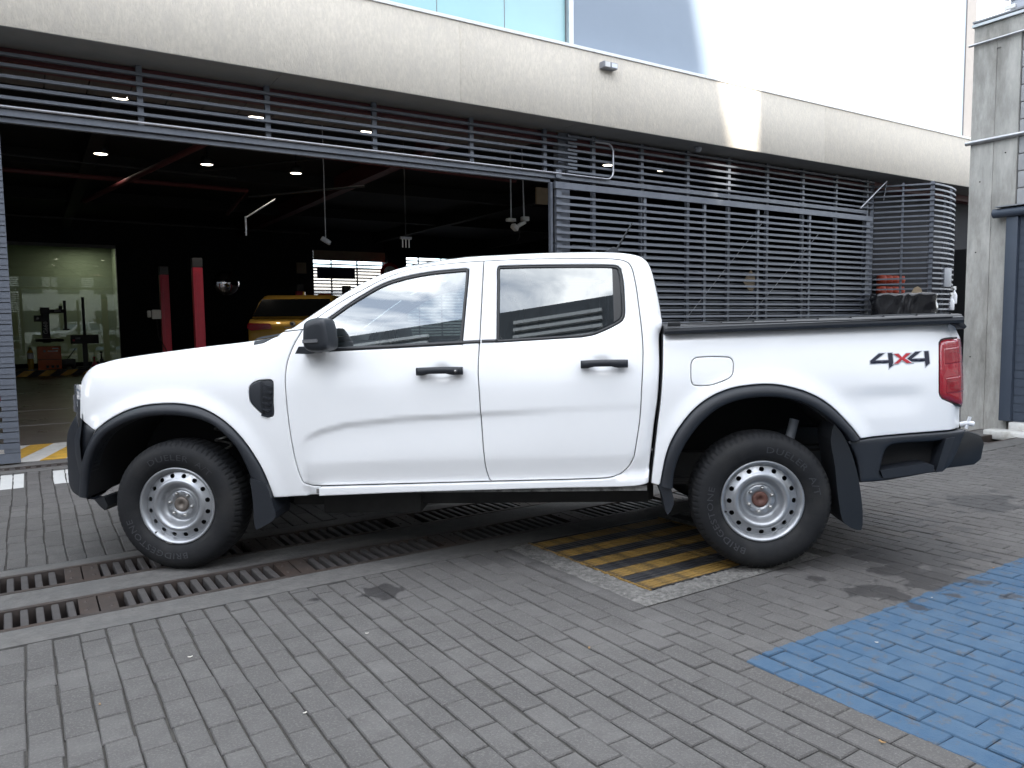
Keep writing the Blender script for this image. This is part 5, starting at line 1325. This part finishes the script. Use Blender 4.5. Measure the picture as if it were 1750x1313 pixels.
# ---- cab interior
MB().prism([(.62, 1.24), (.80, 1.28), (1.0, 1.235), (1.02, 1.02), (.85, .9), (.62, .9)], .13, TW-.13, 'Y').build('dashboard', M_DASH, truck, bevel=.02)
sw = [(1.10+.075*math.cos(t_)*.45, .52+.185*math.sin(t_), 1.21+.185*math.cos(t_)*.9-.0) for t_ in np.linspace(0, 2*math.pi, 40)]
swo = MB().tube(sw, .015, 8).tube([(1.10, .52, 1.21), (.95, .52, 1.14)], .03, 8).box((1.10, .52, 1.21), (.03, .33, .05)).build('steering_wheel', M_DASH, truck)
def seat_(x, y, w, name='seat'):
    b = MB(); b.prism([(x, .90), (x+.5, .86), (x+.54, .98), (x+.02, 1.05)], y-w/2, y+w/2, 'Y'); b.prism([(x+.46, .93), (x+.60, .96), (x+.74, 1.50), (x+.64, 1.53)], y-w/2+.02, y+w/2-.02, 'Y')
    s_ = b.build(name, M_SEAT, truck, bevel=.03)
    MB().prism([(x+.67, 1.53), (x+.77, 1.53), (x+.80, 1.68), (x+.72, 1.69)], y-.13, y+.13, 'Y').build('headrest', M_SEAT, s_, bevel=.02)
seat_(1.20, .52, .52); seat_(1.20, TW-.52, .52); seat_(1.98, TW/2, 1.30)
MB().bb((1.42, .34, 1.675), (2.55, TW-.34, 1.69)).build('headliner', M_LINER, truck)
MB().box((1.17, TW/2, 1.55), (.03, .24, .07), ry=-.2).build('rear_view_mirror', M_DASH, truck, bevel=.01)
MB().box((1.27, .62, 1.625), (.20, .36, .018), ry=-.40).build('sun_visor', M_LINER, truck, bevel=.006)
MB().tube([(1.77, .20, 1.0), (1.80, .26, 1.68)], .03, 8).build('seat_belt_pillar', M_LINER, truck)
# door cards
for s_ in (0, 1):
    y = .075 if not s_ else TW-.095
    MB().bb((.92, y, .55), (2.52, y+.02, 1.235)).build('door_card', M_DASH, fd[s_])

# ---- aerial and decal
ab, am, at_, ax = TR_antenna
b = MB(); b.prism([(ab[0]-.02, ab[1]-.03), (am[0]+.02, am[1]-.03), (am[0]+.005, am[1]+.005), (am[0]-.02, am[1]+.022), (am[0]-.035, am[1]+.018)], .912, .948, 'Y'); b.build('aerial_base', M_PLASTIC, truck, bevel=.006)
MB().tube([(at_[0], .93, at_[1]-.02), (ax[0], .93, ax[1])], .007, 8, r2=.0045).build('aerial', M_PLASTIC2, truck)
def Q(u, v): return (3.8350+(u-197)*(.3095/753.0), 1.1560+.0025-(v-305)*(.0905/220.0)+(u-197)*.0085/753)
def flat(poly, lift, m, name):
    ol = outline([[Q(*poly[i]), Q(*poly[(i+1) % len(poly)])] for i in range(len(poly))], .02)
    return link_mesh(name, panel_mesh(name, ol, [], lambda x, z: body_y(x, z)-lift, roll=0, inset=0, depth=.002, sp=.05), m, decal)
dd_ = outline([[Q(197, 400), Q(330, 308)], [Q(330, 308), Q(950, 305)], [Q(950, 305), Q(950, 470)], [Q(950, 470), Q(880, 520)], [Q(880, 520), Q(197, 445)], [Q(197, 445), Q(197, 400)]])
def four(dx, sc=1.0):
    P1 = [(312, 308), (410, 310), (300, 398), (420, 398), (420, 310), (498, 310), (498, 482), (424, 534), (420, 456), (192, 456), (192, 402)]
    P2 = [(318, 319), (386, 319), (268, 407), (430, 408), (431, 319), (488, 319), (488, 476), (433, 516), (430, 446), (202, 446), (202, 408)]
    return [[(u+dx, v) for u, v in P] for P in (P1, P2)]
decal = thing('truck_decal', '4x4 sticker in navy and red on the bed side ahead of the tail lamp', 'decal'); 
for k_ in ('label', 'category'): del decal[k_]
decal.parent = truck
for dx in (0, 456):
    a, c = four(dx); flat(a, .0012, M_DECALS, 'digit_edge'); flat(c, .0022, M_DECALN, 'digit')
X1 = [(478, 325), (566, 325), (602, 368), (650, 325), (740, 325), (650, 396), (750, 470), (652, 470), (596, 428), (552, 470), (470, 470), (555, 398)]
X2 = [(500, 334), (560, 334), (602, 382), (656, 334), (716, 334), (634, 397), (722, 461), (656, 461), (597, 414), (548, 461), (494, 461), (570, 398)]
flat(X1, .0030, M_DECALS, 'letter_edge'); flat(X2, .0040, M_DECALR, 'letter')
# ================================================================== objects in the garage and on the facade
def prismT(poly, a, b, ax='Y'): return MB().prism(poly, a, b, ax)
# ceiling down-lights
lamps = [(1.28, 12.06, 4.6, 'leftmost of the three large round downlights lit behind the louvre band'), (3.15, 12.17, 4.6, 'middle one of the three large round downlights lit behind the louvre band'), (4.96, 12.12, 4.6, 'rightmost of the three large round downlights lit behind the louvre band'),
         (1.32, 16.07, 4.6, 'small lit downlight in the second row deep in the garage, the leftmost one'), (3.18, 16.1, 4.6, 'small lit downlight in the second row deep in the garage, the middle one'), (4.96, 16.12, 4.6, 'small lit downlight in the second row deep in the garage, the rightmost one'),
         (10.24, 12.23, 4.6, 'round lit downlight glowing through the louvres inside the hook of the conduit'), (11.61, 12.08, 4.6, 'round lit downlight glowing through the louvres right of the conduit hook')]
for x, y, z, lb in lamps:
    t = thing('ceiling_lamp', lb, 'lamp', (x, y, z), 0, 'downlights in the garage ceiling')
    MB().lathe([(.0, .40), (.012, .40), (.012, .16), (.10, .15), (.125, .12), (.13, .0), (.122, .0), (.11, .02)], n=20).build('shade', M_MACH, t)
    MB().lathe([(.0, .006), (.112, .006), (.112, .010), (0, .010)], n=20).build('lamp_face', M_LAMP, t)
    sd = bpy.data.lights.new('downlight', 'SPOT'); sd.energy = 13; sd.spot_size = R(120); sd.spot_blend = .6; sd.shadow_soft_size = .1; sd.color = (1, .9, .76)
    s_o = bpy.data.objects.new('downlight', sd); COL.objects.link(s_o); s_o.parent = t; s_o.location = (0, 0, -.01)
t = thing('indicator_lights', 'three tiny white lights glowing in a row behind the louvres above the gate edge', 'lamp', (7.6, 13.5, 4.42))
for k in range(3): MB().box((k*.10, 0, 0), (.035, .03, .07)).build('lamp_face', M_LAMP, t)

# car lift posts
for x, y, z0, z1, lb in ((2.845, 20, 0, 2.66, 'red car lift post left of the gold car, the farther and thinner of the pair'), (3.10, 17.2, 0, 2.65, 'red car lift post left of the gold car, the nearer and brighter one'), (6.75, 22, 0, 2.4, 'short red lift post standing behind the gold car'), (7.62, 20.5, 0, 2.3, 'red lift post in front of the louvred back window')):
    t = thing('lift_post', lb, 'car lift', (x, y, 0), 0, 'red posts of the car lifts')
    MB().bb((-.10, -.10, z0), (.10, .10, z1)).build('column', M_REDP, t, bevel=.012)
    MB().bb((-.10, -.10, z1+.003), (.10, .10, z1+.20)).build('cap', M_GREYP, t, bevel=.01)
    MB().bb((-.16, -.2, 0), (.16, .2, .03)).build('base_plate', M_REDP, t)
    MB().bb((-.04, -.115, .3), (.04, -.101, z1-.1)).build('slot', M_REDP, t)
t = thing('control_unit', 'pale air line regulator box hung beside the far red lift post', 'regulator', (2.62, 19.8, 1.70))
MB().bb((-.10, -.06, -.10), (.10, .06, .12)).build('case', M_LBL, t, bevel=.02); MB().bb((-.2, -.05, -.06), (-.12, .05, .10)).build('bowl', M_LBL, t, bevel=.02)
MB().tube([(0, 0, -.1), (.02, 0, -.5), (.2, 0, -.9)], .012, 6).build('hose', M_MACH, t)

# gold car on the lift
car = thing('gold_car', 'gold hatchback seen from behind, raised on a lift in the garage', 'car', (4.72, 15.9, .50), R(-30)); car.scale = (1.08, 1.08, 1.0)
def carsec(pts, m, name, par=None, bevel=.03): return MB().prism(pts, -.88, .88, 'X').build(name, m, par or car, bevel=bevel)
body = [(0.02, .35), (-.02, .55), (-.03, .80), (.04, 1.00), (.10, 1.06), (.60, 1.08), (3.2, 1.0), (4.1, .90), (4.25, .6), (4.2, .30), (.2, .28)]
carsec(body, M_GOLD, 'body', bevel=.09)
roofp = [(.10, 1.05), (.30, 1.46), (.55, 1.56), (1.6, 1.58), (2.3, 1.48), (3.1, 1.02)]
b = MB(); n = len(roofp); V = [(s*(.86 if z < 1.1 else .70), y, z) for s in (-1, 1) for y, z in roofp]
b.add(V, [tuple(range(n)), tuple(range(2*n-1, n-1, -1))]+[(i, n+i, n+(i+1) % n, (i+1) % n) for i in range(n)])
b.build('roof', M_GOLD, car, bevel=.085)
b = MB(); b.add([(-.80, .080, 1.10), (.80, .080, 1.10), (.66, .292, 1.47), (-.66, .292, 1.47), (-.80, .12, 1.10), (.80, .12, 1.10), (.66, .33, 1.47), (-.66, .33, 1.47)], [(0, 1, 2, 3), (4, 7, 6, 5), (0, 4, 5, 1), (1, 5, 6, 2), (2, 6, 7, 3), (3, 7, 4, 0)]); b.build('rear_screen', M_CARG, car)
for s in (-1, 1):
    MB().add([(s*.852, .55, 1.12), (s*.855, 2.6, 1.10), (s*.70, 2.1, 1.44), (s*.68, .75, 1.48), (s*.86, .55, 1.12), (s*.863, 2.6, 1.10), (s*.708, 2.1, 1.44), (s*.688, .75, 1.48)], [(0, 1, 2, 3), (7, 6, 5, 4), (0, 4, 5, 1), (1, 5, 6, 2), (2, 6, 7, 3), (3, 7, 4, 0)]).build('side_glass', M_CARG, car)
    MB().prism([(s*.40, .84), (s*.44, .95), (s*.86, .97), (s*.885, .86), (s*.80, .80)], -.045, .05, 'Y').build('tail_light', M_REDL, car, bevel=.015)
    for y in (.75, 3.35): MB().lathe([(.0, -.10), (.22, -.10), (.30, -.09), (.32, -.02), (.32, .06), (.28, .10), (0, .10)], (s*.80, y, .32), axis='X', n=24).build('wheel', M_RUBBER, car)
MB().lathe([(.0, -.06), (.045, -.058), (.055, -.045), (.055, -.02)], (0, 0, .94), axis='Y', n=20).build('badge', M_NUT, car)
MB().lathe([(.0, -.063), (.030, -.062)], (0, 0, .94), axis='Y', n=4).build('badge', M_BANNER, car)
MB().bb((-.30, -.05, .70), (.30, -.03, .82)).build('number_recess', M_GOLD, car, bevel=.008)
MB().bb((-.16, -.042, .86), (.16, -.03, .875)).build('trim_strip', M_NUT, car)
MB().prism([(-.80, .60), (-.60, .36), (.60, .36), (.80, .60), (.5, .50), (-.5, .50)], -.03, .05, 'Y').build('bumper_insert', M_MACH, car)
b = MB(); b.prism([(.95, 1.575), (1.05, 1.66), (1.15, 1.58)], -.015, .015, 'X'); b.build('aerial', M_GOLD, car)
lf = thing('scissor_lift', 'dark scissor lift carrying the raised gold car in the garage', 'car lift', (4.72, 15.9, 0), R(-30))
for s in (-1, 1):
    MB().bb((s*.62-.25, .5, .60), (s*.62+.25, 4.2, .70)).build('deck', M_GREYP, lf, bevel=.01)
    for a_ in (.28, -.28): MB().box((s*.62, 2.3, .33), (.08, 2.2, .07), rx=a_*.9).build('scissor_leg', M_REDP, lf)
    MB().bb((s*.62-.25, 1.0, 0), (s*.62+.25, 3.6, .05)).build('base_plate', M_GREYP, lf)
# round mirror / posters
t = thing('convex_mirror', 'round convex mirror catching the daylight on the dark back wall', 'mirror', (5.15, 24.0, 2.72))
MB().lathe([(.0, -.12), (.15, -.10), (.28, -.05), (.38, .0), (.38, .03), (0, .03)], axis='Y', n=24).build('mirror_face', mat('mirror_face', (.8, .8, .82), rough=.03, metal=1.0, var=0), t)
MB().bb((-.02, .03, -.3), (.02, .3, .0)).build('bracket', M_MACH, t)
# tyre changer
tcg = thing('tyre_changer', 'orange tyre changer with black tower on the striped platform in front of the glass room', 'tyre changer', (.55, 27.0, .17))
MB().bb((-.33, -.28, .0), (.29, .30, .70)).build('cabinet', M_ORANGE, tcg, bevel=.02)
MB().bb((-.335, -.287, .30), (.295, -.281, .315)).build('seam', M_MACH, tcg)
for k in range(3): MB().bb((-.12+k*.13, -.32, .05), (-.05+k*.13, -.281, .13)).build('pedal', M_MACH, tcg, bevel=.008)
MB().lathe([(.0, .74), (.36, .74), (.38, .78), (.36, .82), (0, .82)], (.02, 0, .10), n=28).build('turntable', M_MACH, tcg)
MB().bb((-.40, -.40, .93), (.16, -.37, .945)).build('table_edge', M_LBL, tcg)
MB().bb((-.17, .0, .80), (.04, .18, 1.70)).build('tower', M_MACH, tcg, bevel=.012)
MB().bb((-.19, -.03, 1.68), (.06, .18, 1.88)).bb((.06, .02, 1.71), (.48, .12, 1.82)).build('arm', M_MACH, tcg, bevel=.01)
MB().bb((.42, .03, 1.20), (.50, .11, 2.09)).bb((.38, .0, 1.18), (.56, .14, 1.23)).bb((.30, .0, 1.82), (.40, .1, 1.93)).build('mount_shaft', M_MACH, tcg, bevel=.01)
MB().bb((-.36, .0, 1.45), (-.17, .1, 1.64)).build('gauge', M_MACH, tcg, bevel=.01)
MB().lathe([(.0, -.012), (.035, -.012), (.035, .0)], (-.265, .0, 1.55), axis='Y', n=14).build('gauge_face', M_LBL, tcg)
def lettering(txt, size, loc, rot, m, parent, name='lettering', align='CENTER', ext=.002):
    cu = bpy.data.curves.new('lettering', 'FONT'); cu.body = txt; cu.size = size; cu.extrude = ext; cu.align_x = align; cu.align_y = 'CENTER'; cu.resolution_u = 2
    ob_ = bpy.data.objects.new('lettering', cu); COL.objects.link(ob_); dg = bpy.context.evaluated_depsgraph_get(); me = bpy.data.meshes.new_from_object(ob_.evaluated_get(dg)); bpy.data.objects.remove(ob_)
    o = link_mesh(name, me, m, parent); o.location = loc; o.rotation_euler = rot; return o
lettering('G660', .17, (-.065, -.006, 1.26), (R(90), R(-90), 0), M_LBL, tcg)
MB().bb((.18, .014, 1.745), (.36, .019, 1.785)).build('maker_plate', M_GREYBOX, tcg)
MB().bb((.06, -.285, .615), (.22, -.281, .655)).build('maker_plate', M_LBL, tcg); MB().bb((-.06, -.285, .545), (.20, -.281, .575)).build('maker_plate', M_LBL, tcg)
MB().lathe([(.0, -.286), (.035, -.286), (.035, -.282)], (-.14, 0, .56), axis='Y', n=16).build('logo_disc', M_LBL, tcg)
# wheel balancer / tool stand
ws_ = thing('tool_stand', 'dark pole stand with a black tray box beside the orange tyre changer', 'stand', (1.49, 27.0, .17))
MB().bb((-.03, -.03, 1.02), (.05, .03, 2.2)).build('pole', M_MACH, ws_, bevel=.01); MB().bb((-.375, -.18, .76), (.38, .18, 1.03)).build('tray', M_MACH, ws_, bevel=.012)
MB().bb((-.07, -.05, 0), (.07, .05, .76)).build('leg', M_MACH, ws_); MB().bb((-.22, -.2, 0), (.22, .2, .03)).build('base_plate', M_MACH, ws_)
MB().bb((-.33, -.187, .84), (-.27, -.181, .90)).build('knob', M_REDP, ws_); MB().bb((-.25, -.187, .90), (-.12, -.181, .95)).build('label_plate', M_GREYBOX, ws_)
# fire extinguisher
fe = thing('gas_cylinder', 'yellow cylinder with pale label standing left of the orange tyre changer', 'cylinder', (.04, 26.9, .17))
MB().lathe([(.0, .02), (.075, .02), (.08, .05), (.08, .52), (.06, .58), (.025, .61), (.025, .66), (0, .66)], n=20).build('bottle', M_YELC, fe); MB().lathe([(.082, .34), (.082, .52)], n=20).build('label_band', M_LBL, fe); MB().lathe([(.0, 0), (.07, 0), (.07, .02)], n=16).build('foot', M_LBL, fe); MB().bb((-.05, -.02, .62), (.05, .02, .68)).build('valve', M_MACH, fe)
# jacks, trolley
for x, h, lb in ((1.73, .34, 'short red bottle jack on the striped platform near the truck bonnet'), (1.93, .5, 'taller dark axle stand on the striped platform near the truck bonnet')):
    t = thing('axle_stand', lb, 'jack', (x, 27.0, .17)); m_ = M_REDP if h < .4 else M_MACH
    MB().prism([(-.12, 0), (.12, 0), (.04, h*.55), (-.04, h*.55)], -.08, .08, 'Y').build('frame', m_, t); MB().lathe([(.022, h*.5), (.022, h*.92), (.05, h*.94), (.05, h), (0, h)], n=10).build('ram', m_, t)
tr_ = thing('floor_jack', 'low black floor jack with a long handle between the tyre changer and the stand', 'jack', (1.05, 26.9, .17))
MB().bb((-.22, -.15, .10), (.16, .15, .30)).build('frame', M_MACH, tr_, bevel=.03); MB().tube([(-.05, 0, .3), (.18, 0, .62)], .014, 6).build('handle', M_MACH, tr_)
for x in (-.15, .1): MB().lathe([(.0, -.16), (.06, -.16), (.06, .16), (0, .16)], (x, 0, .06), axis='Y', n=12).build('wheel', M_MACH, tr_)
# yellow cabinet glimpsed through the left leaf, red trolley
t = thing('yellow_cabinet', 'yellow cabinet glimpsed through the slats of the left gate leaf', 'cabinet', (-.62, 12.2, 0))
MB().bb((-.4, -.3, 1.05), (.27, .3, 2.2)).build('cabinet', M_YELC, t, bevel=.02); MB().bb((-.4, -.3, .85), (.27, .3, 1.04)).build('skirt', M_HBLK, t)
t = thing('red_trolley', 'red tool trolley glimpsed low through the slats of the left gate leaf', 'trolley', (-.60, 11.9, 0))
MB().bb((-.4, -.25, .42), (.25, .25, .78)).build('drawer_box', M_REDP, t, bevel=.02)
for x in (-.3, .15):
    for y in (-.2, .2): MB().lathe([(.0, -.02), (.06, -.02), (.06, .02), (0, .02)], (x, y, .06), axis='Y', n=12).build('wheel', M_MACH, t); MB().bb((x-.02, y-.02, .1), (x+.02, y+.02, .42)).build('leg', M_MACH, t)
# hanging things
t = thing('security_cameras', 'pair of white security cameras hung on two thin poles at the garage opening', 'camera', (7.83, 12.0, 3.25))
MB().tube([(-.13, 0, .09), (-.13, 0, 1.6)], .014, 8).build('pole', M_ALU, t); MB().tube([(.16, 0, .12), (.12, 0, 1.6)], .014, 8).build('pole', M_ALU, t)
MB().bb((-.22, -.05, .03), (-.05, .05, .09)).build('junction_box', M_LBL, t, bevel=.01); MB().bb((.11, -.05, .06), (.25, .05, .14)).build('junction_box', M_LBL, t, bevel=.01)
MB().box((-.09, -.06, -.08), (.14, .10, .09), ry=.5, rz=.3).build('camera_body', M_LBL, t, bevel=.02); MB().box((.06, -.05, -.01), (.20, .08, .07), ry=-.5).build('camera_body', M_LBL, t, bevel=.02)
MB().tube([(.06, 0, -.08), (.05, 0, -.25), (.0, 0, -.32)], .008, 6).build('cable', M_MACH, t)
t = thing('hanging_sensor', 'small pale flood lamp hanging left of the garage middle', 'lamp', (4.14, 12.0, 2.76)); MB().box((0, 0, 0), (.16, .06, .07), ry=.5).build('case', M_GREYBOX, t, bevel=.01); MB().tube([(0, 0, .03), (0, 0, 2.0)], .008, 6).build('rod', M_GREYBOX, t)
t = thing('air_hose_reel', 'cluster of three pale air couplings hanging in the garage middle', 'coupling', (5.55, 12.0, 2.79)); MB().bb((-.10, -.03, .06), (.10, .03, .10)).build('manifold', M_GREYBOX, t)
for k in range(3): MB().tube([(-.06+k*.06, 0, .06), (-.06+k*.06, 0, -.08)], .010, 6).build('coupling', M_LBL, t)
MB().tube([(0, 0, .1), (0, 0, 2.0)], .006, 6).build('rod', M_MACH, t)
t = thing('wall_panel', 'pale square notice board hung just inside the gate edge', 'board', (8.40, 12.0, 3.80)); MB().bb((-.13, -.02, -.15), (.13, .02, .16)).build('board', M_TAN, t)
t = thing('round_sign', 'round red ringed sign on the dark column at the back of the garage', 'sign', (12.25, 28.05, 3.45))
MB().lathe([(.0, -.02), (.40, -.02), (.40, .02), (0, .02)], axis='Y', n=32).build('ring', M_SIGNR, t); MB().lathe([(.0, -.026), (.27, -.026), (.27, -.021)], axis='Y', n=32).build('face', M_SIGNW, t)
lettering('20', .26, (0, -.03, .02), (R(90), 0, 0), M_HBLK, t)
t = thing('banner', 'dark blue banner hung across the louvred back window', 'banner', (10.2, 28.2, 3.38)); MB().bb((-.85, -.01, -.20), (.65, .01, .20)).build('cloth', M_BANNER, t)
t = thing('striped_board', 'red and white striped board leaning low in the back window', 'board', (9.55, 28.1, 2.2)); MB().bb((-.22, -.02, -.5), (.28, .02, .42)).build('board', M_SIGNR, t)
for k in range(4): MB().bb((-.221, -.03, -.4+k*.2), (.281, -.021, -.33+k*.2)).build('stripe', M_SIGNW, t)
t = thing('notice_box', 'small tan notice box on the dark wall left of the back window', 'notice', (8.75, 28.2, 3.55)); MB().bb((-.18, -.05, -.2), (.18, .05, .2)).build('case', M_TAN, t)
# facade pieces
t = thing('flood_light', 'grey wall lamp box fixed high on the beige fascia', 'lamp', (7.34, 8.862, 5.13)); MB().bb((-.09, -.11, -.045), (.17, -.001, .045)).build('case', M_GREYBOX, t, bevel=.008)
MB().bb((-.07, -.122, -.035), (.02, -.111, .035)).build('lens', M_LBL, t); MB().bb((.05, -.118, -.03), (.155, -.111, .03)).build('cover_plate', M_ALU, t)
t = thing('security_camera', 'small dome security camera under the soffit above the gate', 'camera', (9.55, 9.10, 4.275)); MB().lathe([(.0, -.09), (.04, -.08), (.06, -.045), (.06, 0), (0, 0)], n=16).build('dome', M_GREYBOX, t); MB().bb((-.07, -.02, -.03), (-.03, .02, .0)).build('bracket', M_GREYBOX, t)
t = thing('diamond_sign', 'beige diamond shaped sign behind the slats of the closed gate', 'sign', (11.25, 9.40, 2.10)); MB().box((0, 0, 0), (.30, .012, .30), ry=R(45)).build('board', M_TAN, t)
t = thing('brace_cable', 'thin pale diagonal brace cable behind the closed gate', 'cable', (0, 0, 0)); MB().tube([(11.2, 9.44, 1.4), (13.3, 9.44, 3.1)], .006, 6).build('cable', M_ALU, t); MB().tube([(9.6, 9.44, 1.4), (11.6, 9.44, 3.2)], .006, 6).build('cable', M_ALU, t)
t = thing('brace_strut', 'slanting pale strut under the soffit left of the corner screen', 'strut', (0, 0, 0)); MB().tube([(14.3, 9.22, 3.62), (15.0, 9.1, 4.2)], .014, 6).build('strut', M_ALU, t); MB().tube([(15.0, 9.1, 4.2), (15.15, 9.25, 3.85)], .012, 6).build('strut', M_GREYBOX, t)
# bin with black bag in front of the corner screen
bn = thing('waste_bin', 'waste bin lined with a crumpled glossy black bag in front of the corner screen', 'bin', (15.22, 8.86, 0), ang)
rr2 = random.Random(11); V = []; nn, mm_ = 72, 22
for j in range(mm_+1):
    zz_ = .75+1.14*j/mm_
    for i in range(nn):
        a = 2*math.pi*i/nn; ca, sa = math.cos(a), math.sin(a); s_ = 1/max(abs(ca)/.60, abs(sa)/.24); s_ = min(s_, .60)
        w = (1-.10*(1-j/mm_))+.025*math.sin(5*a+j*.9)+.03*math.sin(11*a-j*.7+2)+.012*math.sin(23*a+j*1.7)+rr2.uniform(-.004, .004)
        V.append((ca*s_*w, -.30+sa*s_*w, zz_+(.02*math.sin(7*a) if j == mm_ else 0)))
b = MB(); b.add(V, [(j*nn+i, j*nn+(i+1) % nn, (j+1)*nn+(i+1) % nn, (j+1)*nn+i) for j in range(mm_) for i in range(nn)]+[tuple(range((mm_)*nn, (mm_+1)*nn))], True); b.build('bag', M_BAG, bn)
MB().bb((-.48, -.48, 0), (.48, -.10, .76)).build('bin_body', M_MACH, bn, bevel=.02)
MB().prism([(.12, 1.88), (.18, 2.0), (.24, 2.03), (.30, 1.99), (.34, 1.88)], -.35, -.30, 'Y').build('cardboard', M_TAN, bn)
def bottle(x, y, z, lb):
    t = thing('spray_bottle', lb, 'bottle', (x, y, z), 0, 'spray bottles hung on the corner screen')
    MB().lathe([(.0, -.17), (.055, -.17), (.06, -.15), (.06, .02), (.045, .06), (.022, .10), (.022, .13), (0, .13)], n=16).build('bottle', M_WHITEP, t)
    MB().prism([(-.08, .17), (-.08, .20), (.04, .21), (.05, .13), (-.02, .13), (-.03, .16)], -.022, .022, 'Y').build('trigger', M_LBL, t)
bottle(16.72, 8.62, 1.72, 'white spray bottle hung lower left of its twin on the corner screen'); bottle(16.90, 8.66, 1.86, 'white spray bottle hung higher right of its twin on the corner screen')
t = thing('switch_box', 'grey switch box plate on the rounded corner screen', 'switch box', (16.38, 8.545, 2.24)); MB().bb((-.16, -.03, -.2), (.12, .02, .2)).build('case', M_GREYBOX, t, bevel=.006)
for k, (z, lb) in enumerate(((2.00, 'stack of orange red crates glimpsed behind the corner screen, the lower row'), (2.24, 'stack of orange red crates glimpsed behind the corner screen, the upper row'))):
    t = thing('crate_row', lb, 'crates', (16.1, 9.62, z))
    for q in range(4): MB().lathe([(.0, -.1), (.09, -.09), (.11, 0), (.09, .09), (0, .1)], (-.35+q*.24, 0, 0), n=14).build('crate', M_CRATE, t)
t = thing('back_shelf', 'dim shelf with red and orange goods in the passage beside the concrete column', 'shelf', (19.2, 9.2, 0))
MB().bb((-.5, -.02, .0), (-.46, .4, 3.0)).bb((.5, -.02, 0), (.54, .4, 3.0)).build('upright', M_MACH, t)
for z in (.6, 1.2, 1.8, 2.4): MB().bb((-.46, -.02, z), (.5, .4, z+.03)).build('shelf', M_MACH, t)
for x, z in ((-.2, 1.23), (.15, 1.83), (-.1, .63), (.2, 2.43)): MB().bb((x-.12, .0, z+.002), (x+.12, .3, z+.20)).build('box', M_CRATE, t, bevel=.01)
